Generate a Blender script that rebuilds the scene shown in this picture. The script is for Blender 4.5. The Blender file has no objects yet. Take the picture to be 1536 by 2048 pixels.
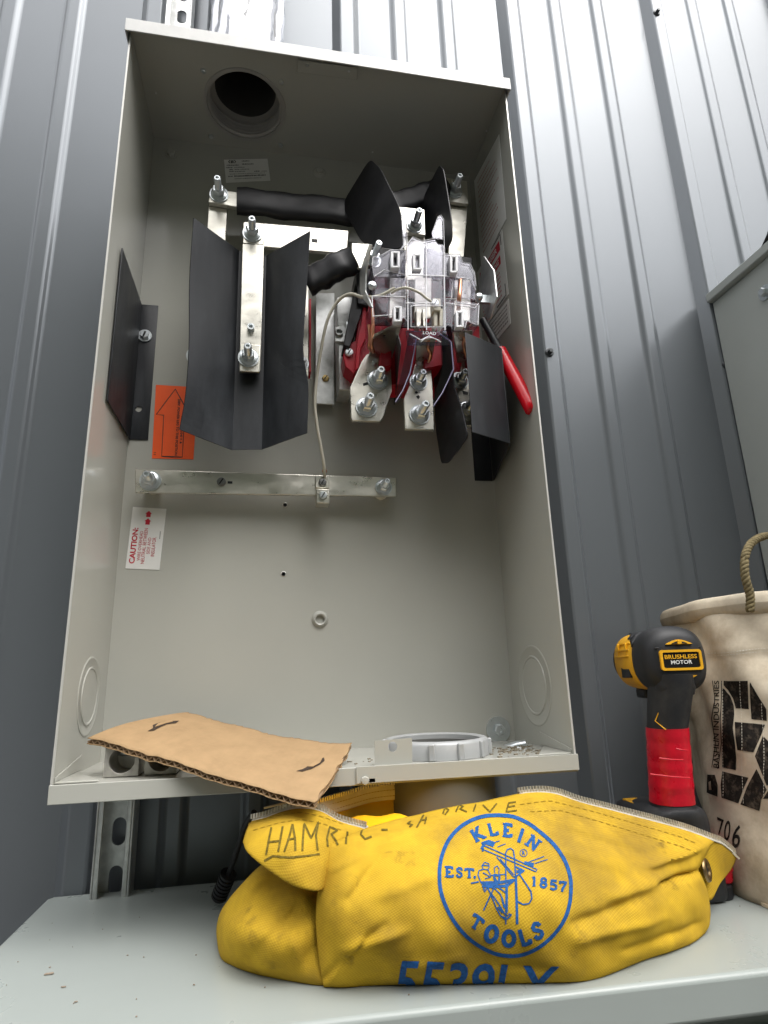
import bpy, bmesh, math, random
from mathutils import Vector, Matrix
from mathutils.bvhtree import BVHTree
random.seed(7)
R_ = math.radians
S = bpy.context.scene
C = S.collection

# ------------------------------------------------------------------ camera
F = 1203.72
CR = ((0.98323174, -0.1798994, -0.02985892), (0.01857479, 0.26168211, -0.96497536), (0.18141203, 0.94823978, 0.26063575))
CP = Vector((0.19213755, -0.79346513, 0.10224203))
RX, RD, RF = (Vector(r) for r in CR)
cam_d = bpy.data.cameras.new("camera")
cam_d.sensor_fit = 'VERTICAL'; cam_d.sensor_height = 36; cam_d.sensor_width = 27
cam_d.lens = F / 2048 * 36
cam_d.clip_start = 0.02; cam_d.clip_end = 500
cam = bpy.data.objects.new("camera", cam_d); C.objects.link(cam)
m = Matrix.Identity(4)
for i in range(3):
    m[i][0], m[i][1], m[i][2], m[i][3] = RX[i], -RD[i], -RF[i], CP[i]
cam.matrix_world = m
S.camera = cam

# ------------------------------------------------------------------ light
SUN_EL, SUN_AZ = R_(60), R_(150)
W = bpy.data.worlds.new("World"); S.world = W; W.use_nodes = True
nt = W.node_tree; nt.nodes.clear()
sky = nt.nodes.new('ShaderNodeTexSky'); sky.sky_type = 'NISHITA'; sky.sun_disc = False
sky.sun_elevation = SUN_EL; sky.sun_rotation = SUN_AZ
sky.air_density = 1.0; sky.dust_density = 4.0; sky.ozone_density = 1.0
hs = nt.nodes.new('ShaderNodeHueSaturation'); hs.inputs['Saturation'].default_value = 0.22
bg = nt.nodes.new('ShaderNodeBackground'); bg.inputs['Strength'].default_value = 0.15
wo = nt.nodes.new('ShaderNodeOutputWorld')
nt.links.new(sky.outputs[0], hs.inputs['Color']); nt.links.new(hs.outputs[0], bg.inputs['Color']); nt.links.new(bg.outputs[0], wo.inputs['Surface'])
sl = bpy.data.lights.new("sun", 'SUN'); sl.energy = 1.7; sl.angle = R_(150); sl.color = (1, .97, .93)
sun = bpy.data.objects.new("sun", sl); C.objects.link(sun)
sd = Vector((math.sin(SUN_AZ) * math.cos(SUN_EL), math.cos(SUN_AZ) * math.cos(SUN_EL), math.sin(SUN_EL)))
sun.rotation_euler = (-sd).to_track_quat('-Z', 'Y').to_euler()
S.view_settings.view_transform = 'Standard'; S.view_settings.look = 'None'
S.view_settings.gamma = 1; S.view_settings.exposure = 1.28; S.view_settings.use_curve_mapping = False
S.render.engine = 'CYCLES'
S.cycles.max_bounces = 10; S.cycles.transparent_max_bounces = 24; S.cycles.transmission_bounces = 10

# ------------------------------------------------------------------ helpers
def ray(x, y):
    return RX * ((x - 768) / F) + RD * ((y - 1024) / F) + RF
def on(x, y, ax, v):                      # photo pixel -> point on an axis plane
    d = ray(x, y); return CP + d * ((v - CP[ax]) / d[ax])
def at(x, y, Y): return on(x, y, 1, Y)
def atz(x, y, Z): return on(x, y, 2, Z)
def atx(x, y, X): return on(x, y, 0, X)
def onpl(x, y, p, n):
    d = ray(x, y); return CP + d * ((p - CP).dot(n) / d.dot(n))
def perp(a):
    a = a.normalized(); t = Vector((0, 0, 1)) if abs(a.z) < .9 else Vector((1, 0, 0))
    u = a.cross(t).normalized(); return u, a.cross(u).normalized()

class MB:
    def __init__(s): s.v = []; s.f = []; s.m = []; s.uv = {}
    def add(s, vs, fs, m=0):
        o = len(s.v); s.v += [Vector(p) for p in vs]
        for f in fs: s.f.append(tuple(o + i for i in f)); s.m.append(m)
        return o
    def box(s, a, b, m=0):
        (x0, y0, z0), (x1, y1, z1) = a, b
        s.add([(x0, y0, z0), (x1, y0, z0), (x1, y1, z0), (x0, y1, z0), (x0, y0, z1), (x1, y0, z1), (x1, y1, z1), (x0, y1, z1)],
              [(0, 3, 2, 1), (4, 5, 6, 7), (0, 1, 5, 4), (1, 2, 6, 5), (2, 3, 7, 6), (3, 0, 4, 7)], m); return s
    def obox(s, c, u, v, w, m=0):         # centre and three half axes
        c, u, v, w = Vector(c), Vector(u), Vector(v), Vector(w)
        P = [c + u * a + v * b + w * d for d in (-1, 1) for a, b in ((-1, -1), (1, -1), (1, 1), (-1, 1))]
        s.add(P, [(0, 3, 2, 1), (4, 5, 6, 7), (0, 1, 5, 4), (1, 2, 6, 5), (2, 3, 7, 6), (3, 0, 4, 7)], m); return s
    def prism(s, pts, d, m=0):
        pts = [Vector(p) for p in pts]; d = Vector(d); n = len(pts)
        s.add(pts + [p + d for p in pts], [tuple(range(n)), tuple(range(2 * n - 1, n - 1, -1))] +
              [(i, i + n, (i + 1) % n + n, (i + 1) % n) for i in range(n)], m); return s
    def tube(s, path, r, seg=10, cap=True, m=0):
        path = [Vector(p) for p in path]; n = len(path)
        rs = r if isinstance(r, (list, tuple)) else [r] * n
        u = None; vs = []
        for i, p in enumerate(path):
            t = (path[min(i + 1, n - 1)] - path[max(i - 1, 0)]).normalized()
            if u is None: u, w = perp(t)
            else:
                u = (u - t * u.dot(t)).normalized()
            w = t.cross(u)
            for k in range(seg):
                a = 2 * math.pi * k / seg; vs.append(p + (u * math.cos(a) + w * math.sin(a)) * rs[i])
        fs = [(i * seg + k, i * seg + (k + 1) % seg, (i + 1) * seg + (k + 1) % seg, (i + 1) * seg + k) for i in range(n - 1) for k in range(seg)]
        if cap: fs += [tuple(range(seg - 1, -1, -1)), tuple(range((n - 1) * seg, n * seg))]
        s.add(vs, fs, m); return s
    def lathe(s, prof, o, axis, seg=24, m=0, closed=False, ph=0.0):
        o, axis = Vector(o), Vector(axis).normalized(); u, w = perp(axis); n = len(prof); vs = []
        for r, h in prof:
            for k in range(seg):
                a = 2 * math.pi * k / seg + ph; vs.append(o + axis * h + (u * math.cos(a) + w * math.sin(a)) * max(r, 1e-6))
        fs = [(i * seg + k, i * seg + (k + 1) % seg, ((i + 1) % n) * seg + (k + 1) % seg, ((i + 1) % n) * seg + k) for i in range(n if closed else n - 1) for k in range(seg)]
        if not closed:
            if prof[0][0] > 1e-5: fs.append(tuple(range(seg - 1, -1, -1)))
            if prof[-1][0] > 1e-5: fs.append(tuple(range((n - 1) * seg, n * seg)))
        s.add(vs, fs, m); return s
    def grid(s, rows, m=0, uvs=False):
        nr, nc = len(rows), len(rows[0])
        o = s.add([p for r in rows for p in r], [(i * nc + j, i * nc + j + 1, (i + 1) * nc + j + 1, (i + 1) * nc + j) for i in range(nr - 1) for j in range(nc - 1)], m)
        return s
    def loft(s, secs, seg=28, m=0, cap=True):  # (centre, half axis a, half axis b, exponent)
        vs = []
        for c, a, b, e in secs:
            for k in range(seg):
                t = 2 * math.pi * k / seg; ct, st = math.cos(t), math.sin(t)
                vs.append(Vector(c) + Vector(a) * math.copysign(abs(ct) ** (2 / e), ct) + Vector(b) * math.copysign(abs(st) ** (2 / e), st))
        n = len(secs)
        fs = [(i * seg + k, i * seg + (k + 1) % seg, (i + 1) * seg + (k + 1) % seg, (i + 1) * seg + k) for i in range(n - 1) for k in range(seg)]
        if cap: fs += [tuple(range(seg - 1, -1, -1)), tuple(range((n - 1) * seg, n * seg))]
        s.add(vs, fs, m); return s

WL = {}
def empty(name, loc):
    o = bpy.data.objects.new(name, None); o.empty_display_size = .02; C.objects.link(o)
    o.location = loc; WL[o] = Vector(loc); return o
def tag(o, label=None, cat=None, group=None, kind=None):
    if label: o['label'] = label
    if cat: o['category'] = cat
    if group: o['group'] = group
    if kind: o['kind'] = kind
    return o
def thing(name, loc, label, cat, group=None): return tag(empty(name, loc), label, cat, group)
def build(name, mb, mats, parent=None, bevel=0, smooth=35, recalc=True, uv=None, label=None, kind=None, seg=2):
    if not isinstance(mats, (list, tuple)): mats = [mats]
    lo = Vector([min(p[i] for p in mb.v) for i in range(3)]); hi = Vector([max(p[i] for p in mb.v) for i in range(3)])
    c = (lo + hi) / 2
    me = bpy.data.meshes.new(name)
    me.from_pydata([p - c for p in mb.v], [], mb.f)
    for mt in mats: me.materials.append(mt)
    me.polygons.foreach_set('material_index', mb.m)
    if uv:
        lay = me.uv_layers.new(name='UVMap')
        for lp in me.loops: lay.data[lp.index].uv = uv[lp.vertex_index]
    if recalc:
        bm = bmesh.new(); bm.from_mesh(me); bmesh.ops.recalc_face_normals(bm, faces=bm.faces); bm.to_mesh(me); bm.free()
    if smooth:
        me.shade_smooth(); me.set_sharp_from_angle(angle=R_(smooth))
    o = bpy.data.objects.new(name, me); C.objects.link(o)
    WL[o] = c
    if parent: o.parent = parent; o.location = c - WL[parent]
    else: o.location = c
    if bevel:
        b = o.modifiers.new('bevel', 'BEVEL'); b.width = bevel; b.segments = seg; b.limit_method = 'ANGLE'; b.angle_limit = R_(40); b.harden_normals = False
    if label: o['label'] = label
    if kind: o['kind'] = kind
    return o
def bake_cut(o, cutters):                 # real holes: boolean applied, cutters removed
    for mb in cutters:
        me = bpy.data.meshes.new('cut'); me.from_pydata(mb.v, [], mb.f)
        bm = bmesh.new(); bm.from_mesh(me); bmesh.ops.recalc_face_normals(bm, faces=bm.faces); bm.to_mesh(me); bm.free()
        k = bpy.data.objects.new('cut', me); C.objects.link(k)
        md = o.modifiers.new('b', 'BOOLEAN'); md.operation = 'DIFFERENCE'; md.object = k; md.solver = 'EXACT'
        mb.o = k
    dg = bpy.context.evaluated_depsgraph_get()
    new = bpy.data.meshes.new_from_object(o.evaluated_get(dg)); new.name = o.data.name
    o.modifiers.clear(); o.data = new
    new.shade_smooth(); new.set_sharp_from_angle(angle=R_(30))
    for mb in cutters: bpy.data.objects.remove(mb.o)
def cr(p0, p1, p2, p3, t):
    return .5 * ((2 * p1) + (p2 - p0) * t + (2 * p0 - 5 * p1 + 4 * p2 - p3) * t * t + (3 * p1 - p0 - 3 * p2 + p3) * t ** 3)
def spline(P, n):                         # n samples per span
    P = [Vector(p) for p in P]; out = []
    for i in range(len(P) - 1):
        a = P[i - 1] if i else 2 * P[0] - P[1]; d = P[i + 2] if i + 2 < len(P) else 2 * P[-1] - P[-2]
        for k in range(n): out.append(cr(a, P[i], P[i + 1], d, k / n))
    return out + [P[-1]]
def surf(cols, nu, nv):                   # control columns -> dense rows[v][u]
    dc = [spline(c, nv) for c in cols]
    return [spline([c[j] for c in dc], nu) for j in range(len(dc[0]))]

# text outlines (built-in font), all made in one go
TX = {}
def load_texts(items):
    obs = []
    for s_, bold in items:
        cu = bpy.data.curves.new('t', 'FONT'); cu.body = s_; cu.offset = bold; cu.resolution_u = 3; cu.fill_mode = 'FRONT'
        o = bpy.data.objects.new('t', cu); C.objects.link(o); obs.append((s_, bold, o))
    dg = bpy.context.evaluated_depsgraph_get(); dg.update()
    for s_, bold, o in obs:
        me = o.evaluated_get(dg).to_mesh()
        v = [(p.co.x, p.co.y) for p in me.vertices]; f = [tuple(p.vertices) for p in me.polygons]
        x0 = min(p[0] for p in v); x1 = max(p[0] for p in v); y0 = min(p[1] for p in v); y1 = max(p[1] for p in v)
        TX[(s_, bold)] = ([((a - x0) / (x1 - x0), (b - y0) / (y1 - y0)) for a, b in v], f)
        o.evaluated_get(dg).to_mesh_clear(); cu = o.data; bpy.data.objects.remove(o); bpy.data.curves.remove(cu)
def bil(q, u, v):                         # quad corners: bl, br, tr, tl
    return (q[0] * (1 - u) + q[1] * u) * (1 - v) + (q[3] * (1 - u) + q[2] * u) * v
class D2:                                 # flat print in 2-D, mapped onto a surface later
    def __init__(s): s.v = []; s.f = []
    def add(s, v, f):
        o = len(s.v); s.v += [Vector((a[0], a[1])) for a in v]; s.f += [tuple(o + i for i in g) for g in f]; return s
    def text(s, t, bold, q):
        v, f = TX[(t, bold)]; q = [Vector(p) for p in q]
        return s.add([bil(q, a, b) for a, b in v], f)
    def poly(s, pts): return s.add(pts, [tuple(range(len(pts)))])
    def line(s, pts, w, closed=False, step=6):
        P = [Vector((p[0], p[1])) for p in pts]
        if closed: P = P + [P[0]]
        Q = [P[0]]
        for a, b in zip(P, P[1:]):
            n = max(1, int((b - a).length / step)); Q += [a.lerp(b, (k + 1) / n) for k in range(n)]
        v = []; n = len(Q)
        for i, p in enumerate(Q):
            a = Q[i - 1] if i else (Q[-2] if closed else Q[0]); b = Q[i + 1] if i + 1 < n else (Q[1] if closed else Q[-1])
            t = (b - a); t = t.normalized() if t.length > 1e-9 else Vector((1, 0)); nn = Vector((-t.y, t.x)) * w / 2
            v += [p + nn, p - nn]
        return s.add(v, [(2 * i, 2 * i + 1, 2 * i + 3, 2 * i + 2) for i in range(n - 1)])
    def dot(s, c, r, n=10, ry=None):
        ry = ry or r
        return s.poly([(c[0] + r * math.cos(2 * math.pi * k / n), c[1] + ry * math.sin(2 * math.pi * k / n)) for k in range(n)])
    def build(s, name, fn, mat_, parent, maxlen=None, label=None):
        bm = bmesh.new(); bv = [bm.verts.new((p.x, p.y, 0)) for p in s.v]
        for f in s.f:
            try: bm.faces.new([bv[i] for i in f])
            except ValueError: pass
        if maxlen:
            bmesh.ops.triangulate(bm, faces=bm.faces)
            for _ in range(4):
                es = [e for e in bm.edges if e.calc_length() > maxlen]
                if not es: break
                bmesh.ops.subdivide_edges(bm, edges=es, cuts=1)
                bmesh.ops.triangulate(bm, faces=bm.faces)
        mb = MB(); ok = {}
        for v in bm.verts:
            p = fn(v.co.x, v.co.y)
            if p is not None: ok[v.index if False else v] = len(mb.v); mb.v.append(p)
        for f in bm.faces:
            if all(v in ok for v in f.verts): mb.f.append(tuple(ok[v] for v in f.verts)); mb.m.append(0)
        bm.free()
        return build(name, mb, mat_, parent, recalc=False, smooth=0, label=label)

# ------------------------------------------------------------------ materials
def mat(name, col, rough=.5, metal=0.0, spec=.5, var=0.0, vscale=20, bump=0.0, bscale=200, rvar=0.0, trans=0.0, coat=0.0, ior=1.45, dirt=None, dscale=6, damt=.5, stretch=None, bdist=.001, alpha=1.0, dlo=.5):
    mt = bpy.data.materials.new(name); mt.use_nodes = True; n = mt.node_tree; P = n.nodes['Principled BSDF']
    P.inputs['Base Color'].default_value = (*col, 1); P.inputs['Roughness'].default_value = rough; P.inputs['Metallic'].default_value = metal
    P.inputs['Specular IOR Level'].default_value = spec; P.inputs['Transmission Weight'].default_value = trans; P.inputs['IOR'].default_value = ior
    P.inputs['Coat Weight'].default_value = coat; P.inputs['Coat Roughness'].default_value = .12; P.inputs['Alpha'].default_value = alpha
    tc = n.nodes.new('ShaderNodeTexCoord'); co = tc.outputs['Object']
    if stretch:
        mp = n.nodes.new('ShaderNodeMapping'); mp.inputs['Scale'].default_value = stretch; n.links.new(co, mp.inputs['Vector']); co = mp.outputs['Vector']
    def noise(sc, det=5, ro=.6):
        t = n.nodes.new('ShaderNodeTexNoise'); t.inputs['Scale'].default_value = sc; t.inputs['Detail'].default_value = det; t.inputs['Roughness'].default_value = ro
        n.links.new(co, t.inputs['Vector']); return t.outputs['Fac']
    def mrange(src, a, b, lo=.3, hi=.7):
        r = n.nodes.new('ShaderNodeMapRange'); r.inputs['From Min'].default_value = lo; r.inputs['From Max'].default_value = hi
        r.inputs['To Min'].default_value = a; r.inputs['To Max'].default_value = b; n.links.new(src, r.inputs['Value']); return r.outputs['Result']
    out = None
    if var:
        mx = n.nodes.new('ShaderNodeMix'); mx.data_type = 'RGBA'
        mx.inputs['A'].default_value = (*[c * (1 - var) for c in col], 1); mx.inputs['B'].default_value = (*[min(1, c * (1 + var)) for c in col], 1)
        n.links.new(mrange(noise(vscale), 0, 1), mx.inputs['Factor']); out = mx.outputs['Result']
    if dirt:
        mx2 = n.nodes.new('ShaderNodeMix'); mx2.data_type = 'RGBA'
        if out: n.links.new(out, mx2.inputs['A'])
        else: mx2.inputs['A'].default_value = (*col, 1)
        mx2.inputs['B'].default_value = (*dirt, 1)
        n.links.new(mrange(noise(dscale, 7, .68), 0, damt, dlo, .72), mx2.inputs['Factor']); out = mx2.outputs['Result']
    if out: n.links.new(out, P.inputs['Base Color'])
    if rvar: n.links.new(mrange(noise(vscale * 1.7), max(.02, rough - rvar), min(1, rough + rvar)), P.inputs['Roughness'])
    if bump:
        b = n.nodes.new('ShaderNodeBump'); b.inputs['Strength'].default_value = bump; b.inputs['Distance'].default_value = bdist
        n.links.new(noise(bscale, 3), b.inputs['Height']); n.links.new(b.outputs[0], P.inputs['Normal'])
    return mt
M = {}
M['wall'] = mat('charcoal painted steel', (.172, .188, .204), .29, .33, .5, var=.03, vscale=3, bump=.07, bscale=700, rvar=.015, bdist=.0006)
M['box'] = mat('grey enamel', (.41, .41, .368), .17, 0, .5, var=.025, vscale=6, bump=.025, bscale=500, rvar=.04, dirt=(.34, .335, .30), dscale=7, damt=.06, bdist=.0005)
M['edge'] = mat('bare sheared edge', (.62, .61, .57), .35, .3)
M['cab'] = mat('grey green enamel', (.305, .335, .318), .28, 0, .5, var=.04, vscale=7, bump=.05, bscale=500, dirt=(.26, .285, .27), dscale=16, damt=.02, rvar=.01, bdist=.0005)
M['zinc'] = mat('zinc plated steel', (.68, .72, .74), .33, .9, var=.08, vscale=160, rvar=.06)
M['tin'] = mat('tinned bus bar', (.70, .68, .61), .34, .92, var=.16, vscale=50, rvar=.1, bump=.04, bscale=120, dirt=(.55, .52, .43), dscale=22, damt=.35, stretch=(.5, 1, 1))
M['galv'] = mat('galvanised steel', (.62, .63, .62), .42, .85, var=.16, vscale=70, rvar=.12, bump=.05, bscale=150)
M['fibre'] = mat('black fibre sheet', (.017, .019, .022), .46, 0, .4, var=.25, vscale=14, rvar=.08, stretch=(1, 1, .3), dirt=(.05, .055, .062), dscale=20, damt=.6, dlo=.48, bump=.04, bscale=120)
M['rubber'] = mat('black rubber', (.013, .013, .015), .42, 0, .45, var=.2, vscale=20, rvar=.1)
M['red'] = mat('red moulded plastic', (.42, .006, .02), .35, 0, .5, var=.12, vscale=40, bump=.05, bscale=300)
M['redgrip'] = mat('red vinyl grip', (.72, .008, .02), .22, 0, .5, var=.06, vscale=40)
M['redtape'] = mat('red electrical tape', (.56, .006, .022), .33, 0, .5, var=.22, vscale=30, bump=.25, bscale=90, rvar=.12, dirt=(.2, .01, .015), dscale=40, damt=.5)
M['copper'] = mat('copper strip', (.72, .33, .2), .3, 1.0)
M['brass'] = mat('brass', (.62, .45, .2), .3, 1.0, var=.2, vscale=300)
M['oldbrass'] = mat('aged brass grommet', (.28, .2, .1), .35, 1.0, var=.3, vscale=200)
M['alu'] = mat('cast aluminium', (.6, .58, .54), .45, .9, var=.2, vscale=90, bump=.1, bscale=260)
M['white'] = mat('white label film', (.74, .74, .71), .35, 0, .5, var=.03, vscale=40)
M['orange'] = mat('fluorescent orange label', (.96, .12, .02), .45, 0, .4, var=.04, vscale=60)
M['inkred'] = mat('red ink', (.5, .01, .03), .5)
M['inkblack'] = mat('black ink', (.012, .012, .012), .5)
M['inkgrey'] = mat('grey ink', (.16, .15, .14), .5)
M['inkblue'] = mat('blue print', (.016, .085, .26), .75, 0, .2, var=.3, vscale=350)
M['marker'] = mat('black marker', (.135, .098, .018), .8, 0, .1, var=.45, vscale=300)
M['inkworn'] = mat('worn black print', (.016, .014, .012), .8, 0, .1, var=.4, vscale=150, dirt=(.2, .16, .12), dscale=130, damt=.5, dlo=.5)
M['ivory'] = mat('ivory plastic', (.72, .68, .55), .4)
M['wire'] = mat('white wire jacket', (.6, .57, .47), .45)
M['pvc'] = mat('grey pvc', (.13, .13, .12), .45, var=.05, vscale=20)
M['light'] = mat('light grey cast ring', (.40, .41, .41), .42, .15, var=.05, vscale=60, bump=.05, bscale=300)
M['yellow'] = mat('yellow tool plastic', (.78, .40, .015), .42, 0, .4, var=.1, vscale=60, dirt=(.3, .16, .02), dscale=60, damt=.4, bump=.1, bscale=160)
M['toolblack'] = mat('black tool rubber', (.019, .020, .022), .5, 0, .45, var=.25, vscale=50, bump=.08, bscale=400, dirt=(.05, .048, .045), dscale=40, damt=.5)
M['tape'] = mat('zipper tape', (.60, .57, .49), .85, 0, .1, var=.15, vscale=80, dirt=(.33, .28, .18), dscale=40, damt=.6, bump=.2, bscale=900)
M['teeth'] = mat('zipper teeth', (.78, .72, .6), .3, .8)
M['thread'] = mat('dark yellow thread', (.30, .19, .02), .85, 0, .1)
M['rope'] = mat('hemp rope', (.19, .155, .085), .9, 0, .1, var=.35, vscale=160, bump=.4, bscale=400)
M['ground'] = mat('dark asphalt', (.055, .055, .052), .95, 0, .2, var=.25, vscale=12, bump=.5, bscale=60, bdist=.01)
M['skyline'] = mat('dark woodland', (.075, .085, .06), .95, 0, .1, var=.5, vscale=.6)
M['film'] = None

def clear(name, tint, gl):
    mt = bpy.data.materials.new(name); mt.use_nodes = True; n = mt.node_tree; n.nodes.clear()
    o = n.nodes.new('ShaderNodeOutputMaterial'); mx = n.nodes.new('ShaderNodeMixShader'); t = n.nodes.new('ShaderNodeBsdfTransparent'); g = n.nodes.new('ShaderNodeBsdfGlossy')
    t.inputs['Color'].default_value = (*tint, 1); g.inputs['Roughness'].default_value = .03; g.inputs['Color'].default_value = (.95, .95, 1, 1)
    fr = n.nodes.new('ShaderNodeFresnel'); fr.inputs['IOR'].default_value = 1.5
    ad = n.nodes.new('ShaderNodeMath'); ad.operation = 'MULTIPLY_ADD'; ad.inputs[1].default_value = gl; ad.inputs[2].default_value = .004
    tc = n.nodes.new('ShaderNodeTexCoord'); nz = n.nodes.new('ShaderNodeTexNoise'); nz.inputs['Scale'].default_value = 60; b = n.nodes.new('ShaderNodeBump'); b.inputs['Strength'].default_value = .05; b.inputs['Distance'].default_value = .001
    n.links.new(tc.outputs['Object'], nz.inputs['Vector']); n.links.new(nz.outputs['Fac'], b.inputs['Height']); n.links.new(b.outputs[0], g.inputs['Normal']); n.links.new(b.outputs[0], fr.inputs['Normal'])
    n.links.new(fr.outputs[0], ad.inputs[0]); n.links.new(ad.outputs[0], mx.inputs[0]); n.links.new(t.outputs[0], mx.inputs[1]); n.links.new(g.outputs[0], mx.inputs[2]); n.links.new(mx.outputs[0], o.inputs['Surface'])
    return mt
M['clear'] = clear('clear polycarbonate', (.92, .92, .935), .27)
M['skirt'] = clear('clear skirt', (.66, .64, .76), .9)
M['skirtedge'] = mat('violet cut edge', (.30, .28, .42), .15, 0, .8)
M['film'] = clear('clear plastic film', (.86, .87, .88), .4)
M['rim'] = mat('white edge glint', (.95, .95, .98), .1, 0, .9, trans=.15)  # near-white, painting the light that refraction gathers in the clear edges

M['boss'] = mat('frosted polycarbonate boss', (.86, .86, .88), .2, 0, .6, trans=.1)

def cloth(name, col, dirt, damt, pitch, ang, dscale, dirt2=None):
    mt = mat(name, col, .9, 0, .12, var=.16, vscale=16, dirt=dirt, dscale=dscale, damt=damt, dlo=.42)
    n = mt.node_tree; P = n.nodes['Principled BSDF']
    uv = n.nodes.new('ShaderNodeUVMap'); mp = n.nodes.new('ShaderNodeMapping'); mp.inputs['Rotation'].default_value = (0, 0, ang)
    n.links.new(uv.outputs[0], mp.inputs['Vector'])
    def wave(rot, sc):
        m2 = n.nodes.new('ShaderNodeMapping'); m2.inputs['Rotation'].default_value = (0, 0, rot); n.links.new(uv.outputs[0], m2.inputs['Vector'])
        w = n.nodes.new('ShaderNodeTexWave'); w.inputs['Scale'].default_value = sc; w.inputs['Distortion'].default_value = .6; w.inputs['Detail'].default_value = 1; w.inputs['Detail Scale'].default_value = 3
        n.links.new(m2.outputs[0], w.inputs['Vector']); return w.outputs['Fac']
    k = 2 * math.pi / (pitch * 20)
    a = n.nodes.new('ShaderNodeMath'); a.operation = 'MULTIPLY_ADD'; a.inputs[1].default_value = 1.5
    n.links.new(wave(ang, k), a.inputs[0]); n.links.new(wave(ang + 1.45, k * .9), a.inputs[2])
    b = n.nodes.new('ShaderNodeBump'); b.inputs['Strength'].default_value = .3; b.inputs['Distance'].default_value = pitch * .085
    n.links.new(a.outputs[0], b.inputs['Height']); n.links.new(b.outputs[0], P.inputs['Normal'])
    # thread gaps slightly darker, plus broad grime
    src = P.inputs['Base Color'].links[0].from_socket
    mx = n.nodes.new('ShaderNodeMix'); mx.data_type = 'RGBA'; mx.blend_type = 'MULTIPLY'
    r = n.nodes.new('ShaderNodeMapRange'); r.inputs['From Min'].default_value = .3; r.inputs['From Max'].default_value = 2.1; r.inputs['To Min'].default_value = .36; r.inputs['To Max'].default_value = 0
    n.links.new(a.outputs[0], r.inputs['Value']); n.links.new(r.outputs[0], mx.inputs['Factor'])
    n.links.new(src, mx.inputs['A']); mx.inputs['B'].default_value = (.62, .5, .3, 1)
    out = mx.outputs['Result']
    if dirt2:
        tc = n.nodes.new('ShaderNodeTexCoord'); nz = n.nodes.new('ShaderNodeTexNoise'); nz.inputs['Scale'].default_value = dscale * .45; nz.inputs['Detail'].default_value = 8; nz.inputs['Roughness'].default_value = .7
        n.links.new(tc.outputs['Object'], nz.inputs['Vector'])
        r2 = n.nodes.new('ShaderNodeMapRange'); r2.inputs['From Min'].default_value = .52; r2.inputs['From Max'].default_value = .7; r2.inputs['To Max'].default_value = .6; n.links.new(nz.outputs['Fac'], r2.inputs['Value'])
        m3 = n.nodes.new('ShaderNodeMix'); m3.data_type = 'RGBA'; n.links.new(out, m3.inputs['A']); m3.inputs['B'].default_value = (*dirt2, 1); n.links.new(r2.outputs[0], m3.inputs['Factor']); out = m3.outputs['Result']
    n.links.new(out, P.inputs['Base Color'])
    return mt
M['canvas'] = cloth('yellow canvas', (.56, .365, .03), (.27, .165, .026), .8, .0018, R_(62), 12, (.20, .14, .045))
M['lining'] = mat('yellow canvas lining', (.82, .42, .01), .9, 0, .1, var=.15, vscale=20)
M['duck'] = cloth('natural duck canvas', (.66, .595, .48), (.29, .225, .155), .85, .0008, .2, 11, (.15, .11, .075))
M['card'] = mat('corrugated cardboard', (.35, .235, .125), .85, 0, .15, var=.1, vscale=40, bump=.1, bscale=300, stretch=(1, 1, 1), dirt=(.38, .24, .13), dscale=160, damt=.5)
M['cardedge'] = mat('cardboard flute', (.42, .29, .18), .9, 0, .1, var=.2, vscale=200)

CAUT = 'CAUTION:'
load_texts([(CAUT, .03), ('WIRE OVERHEAD', 0), ('NEUTRAL BETWEEN', 0), ('SIDE AND', 0), ('INSULATOR.', 0),
            ('3Ø 4W. 120/240 V. ∆', .025), ('208V. POWER LEG TO THIS POSITION', .025), ('DANGER', .03), ('WARNING', .03), ('5539LX', .015), ('BASHLIN INDUSTRIES', .012),
            ('7', .01), ('0', .01), ('6', .01), ('BRUSHLESS', .02), ('MOTOR', .02), ('R', .03), ('B', .05), ('LINE', 0), ('LOAD', 0)])

# ================================================================== setting
YW = .05                                   # pan of the siding
mb = MB(); n = 24
mb.grid([[(-60 + 120 * i / n, -60 + 60.2 * j / n, -1.2) for i in range(n + 1)] for j in range(n + 1)])
tag(build('ground', mb, M['ground'], smooth=0), kind='structure')
mb = MB(); rows = []  # unseen mass added for mirrored trees and roofs; also darkens the box
for j, (f_, y_) in enumerate([(0, -16), (.35, -18), (.7, -20), (.92, -22), (1, -25), (.8, -32), (0, -45)]):
    r = []
    for i in range(81):
        x = -48 + 96 * i / 80
        el = 29 + 15 / (1 + math.exp((x - 3) / 3.2)) - 5 / (1 + math.exp((x + 13) / 3))
        h = 1.35 + math.hypot(x, 25) * math.tan(R_(el)) * .97 + .8 * math.sin(x * .8) + .6 * math.sin(x * 2.1 + 1) + random.uniform(-.6, .6)
        r.append((x, y_ + random.uniform(-.5, .5), -1.25 + h * f_))
    rows.append(r)
mb.grid(rows)
tag(build('unseen_skyline', mb, M['skyline'], smooth=60), kind='structure')

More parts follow.
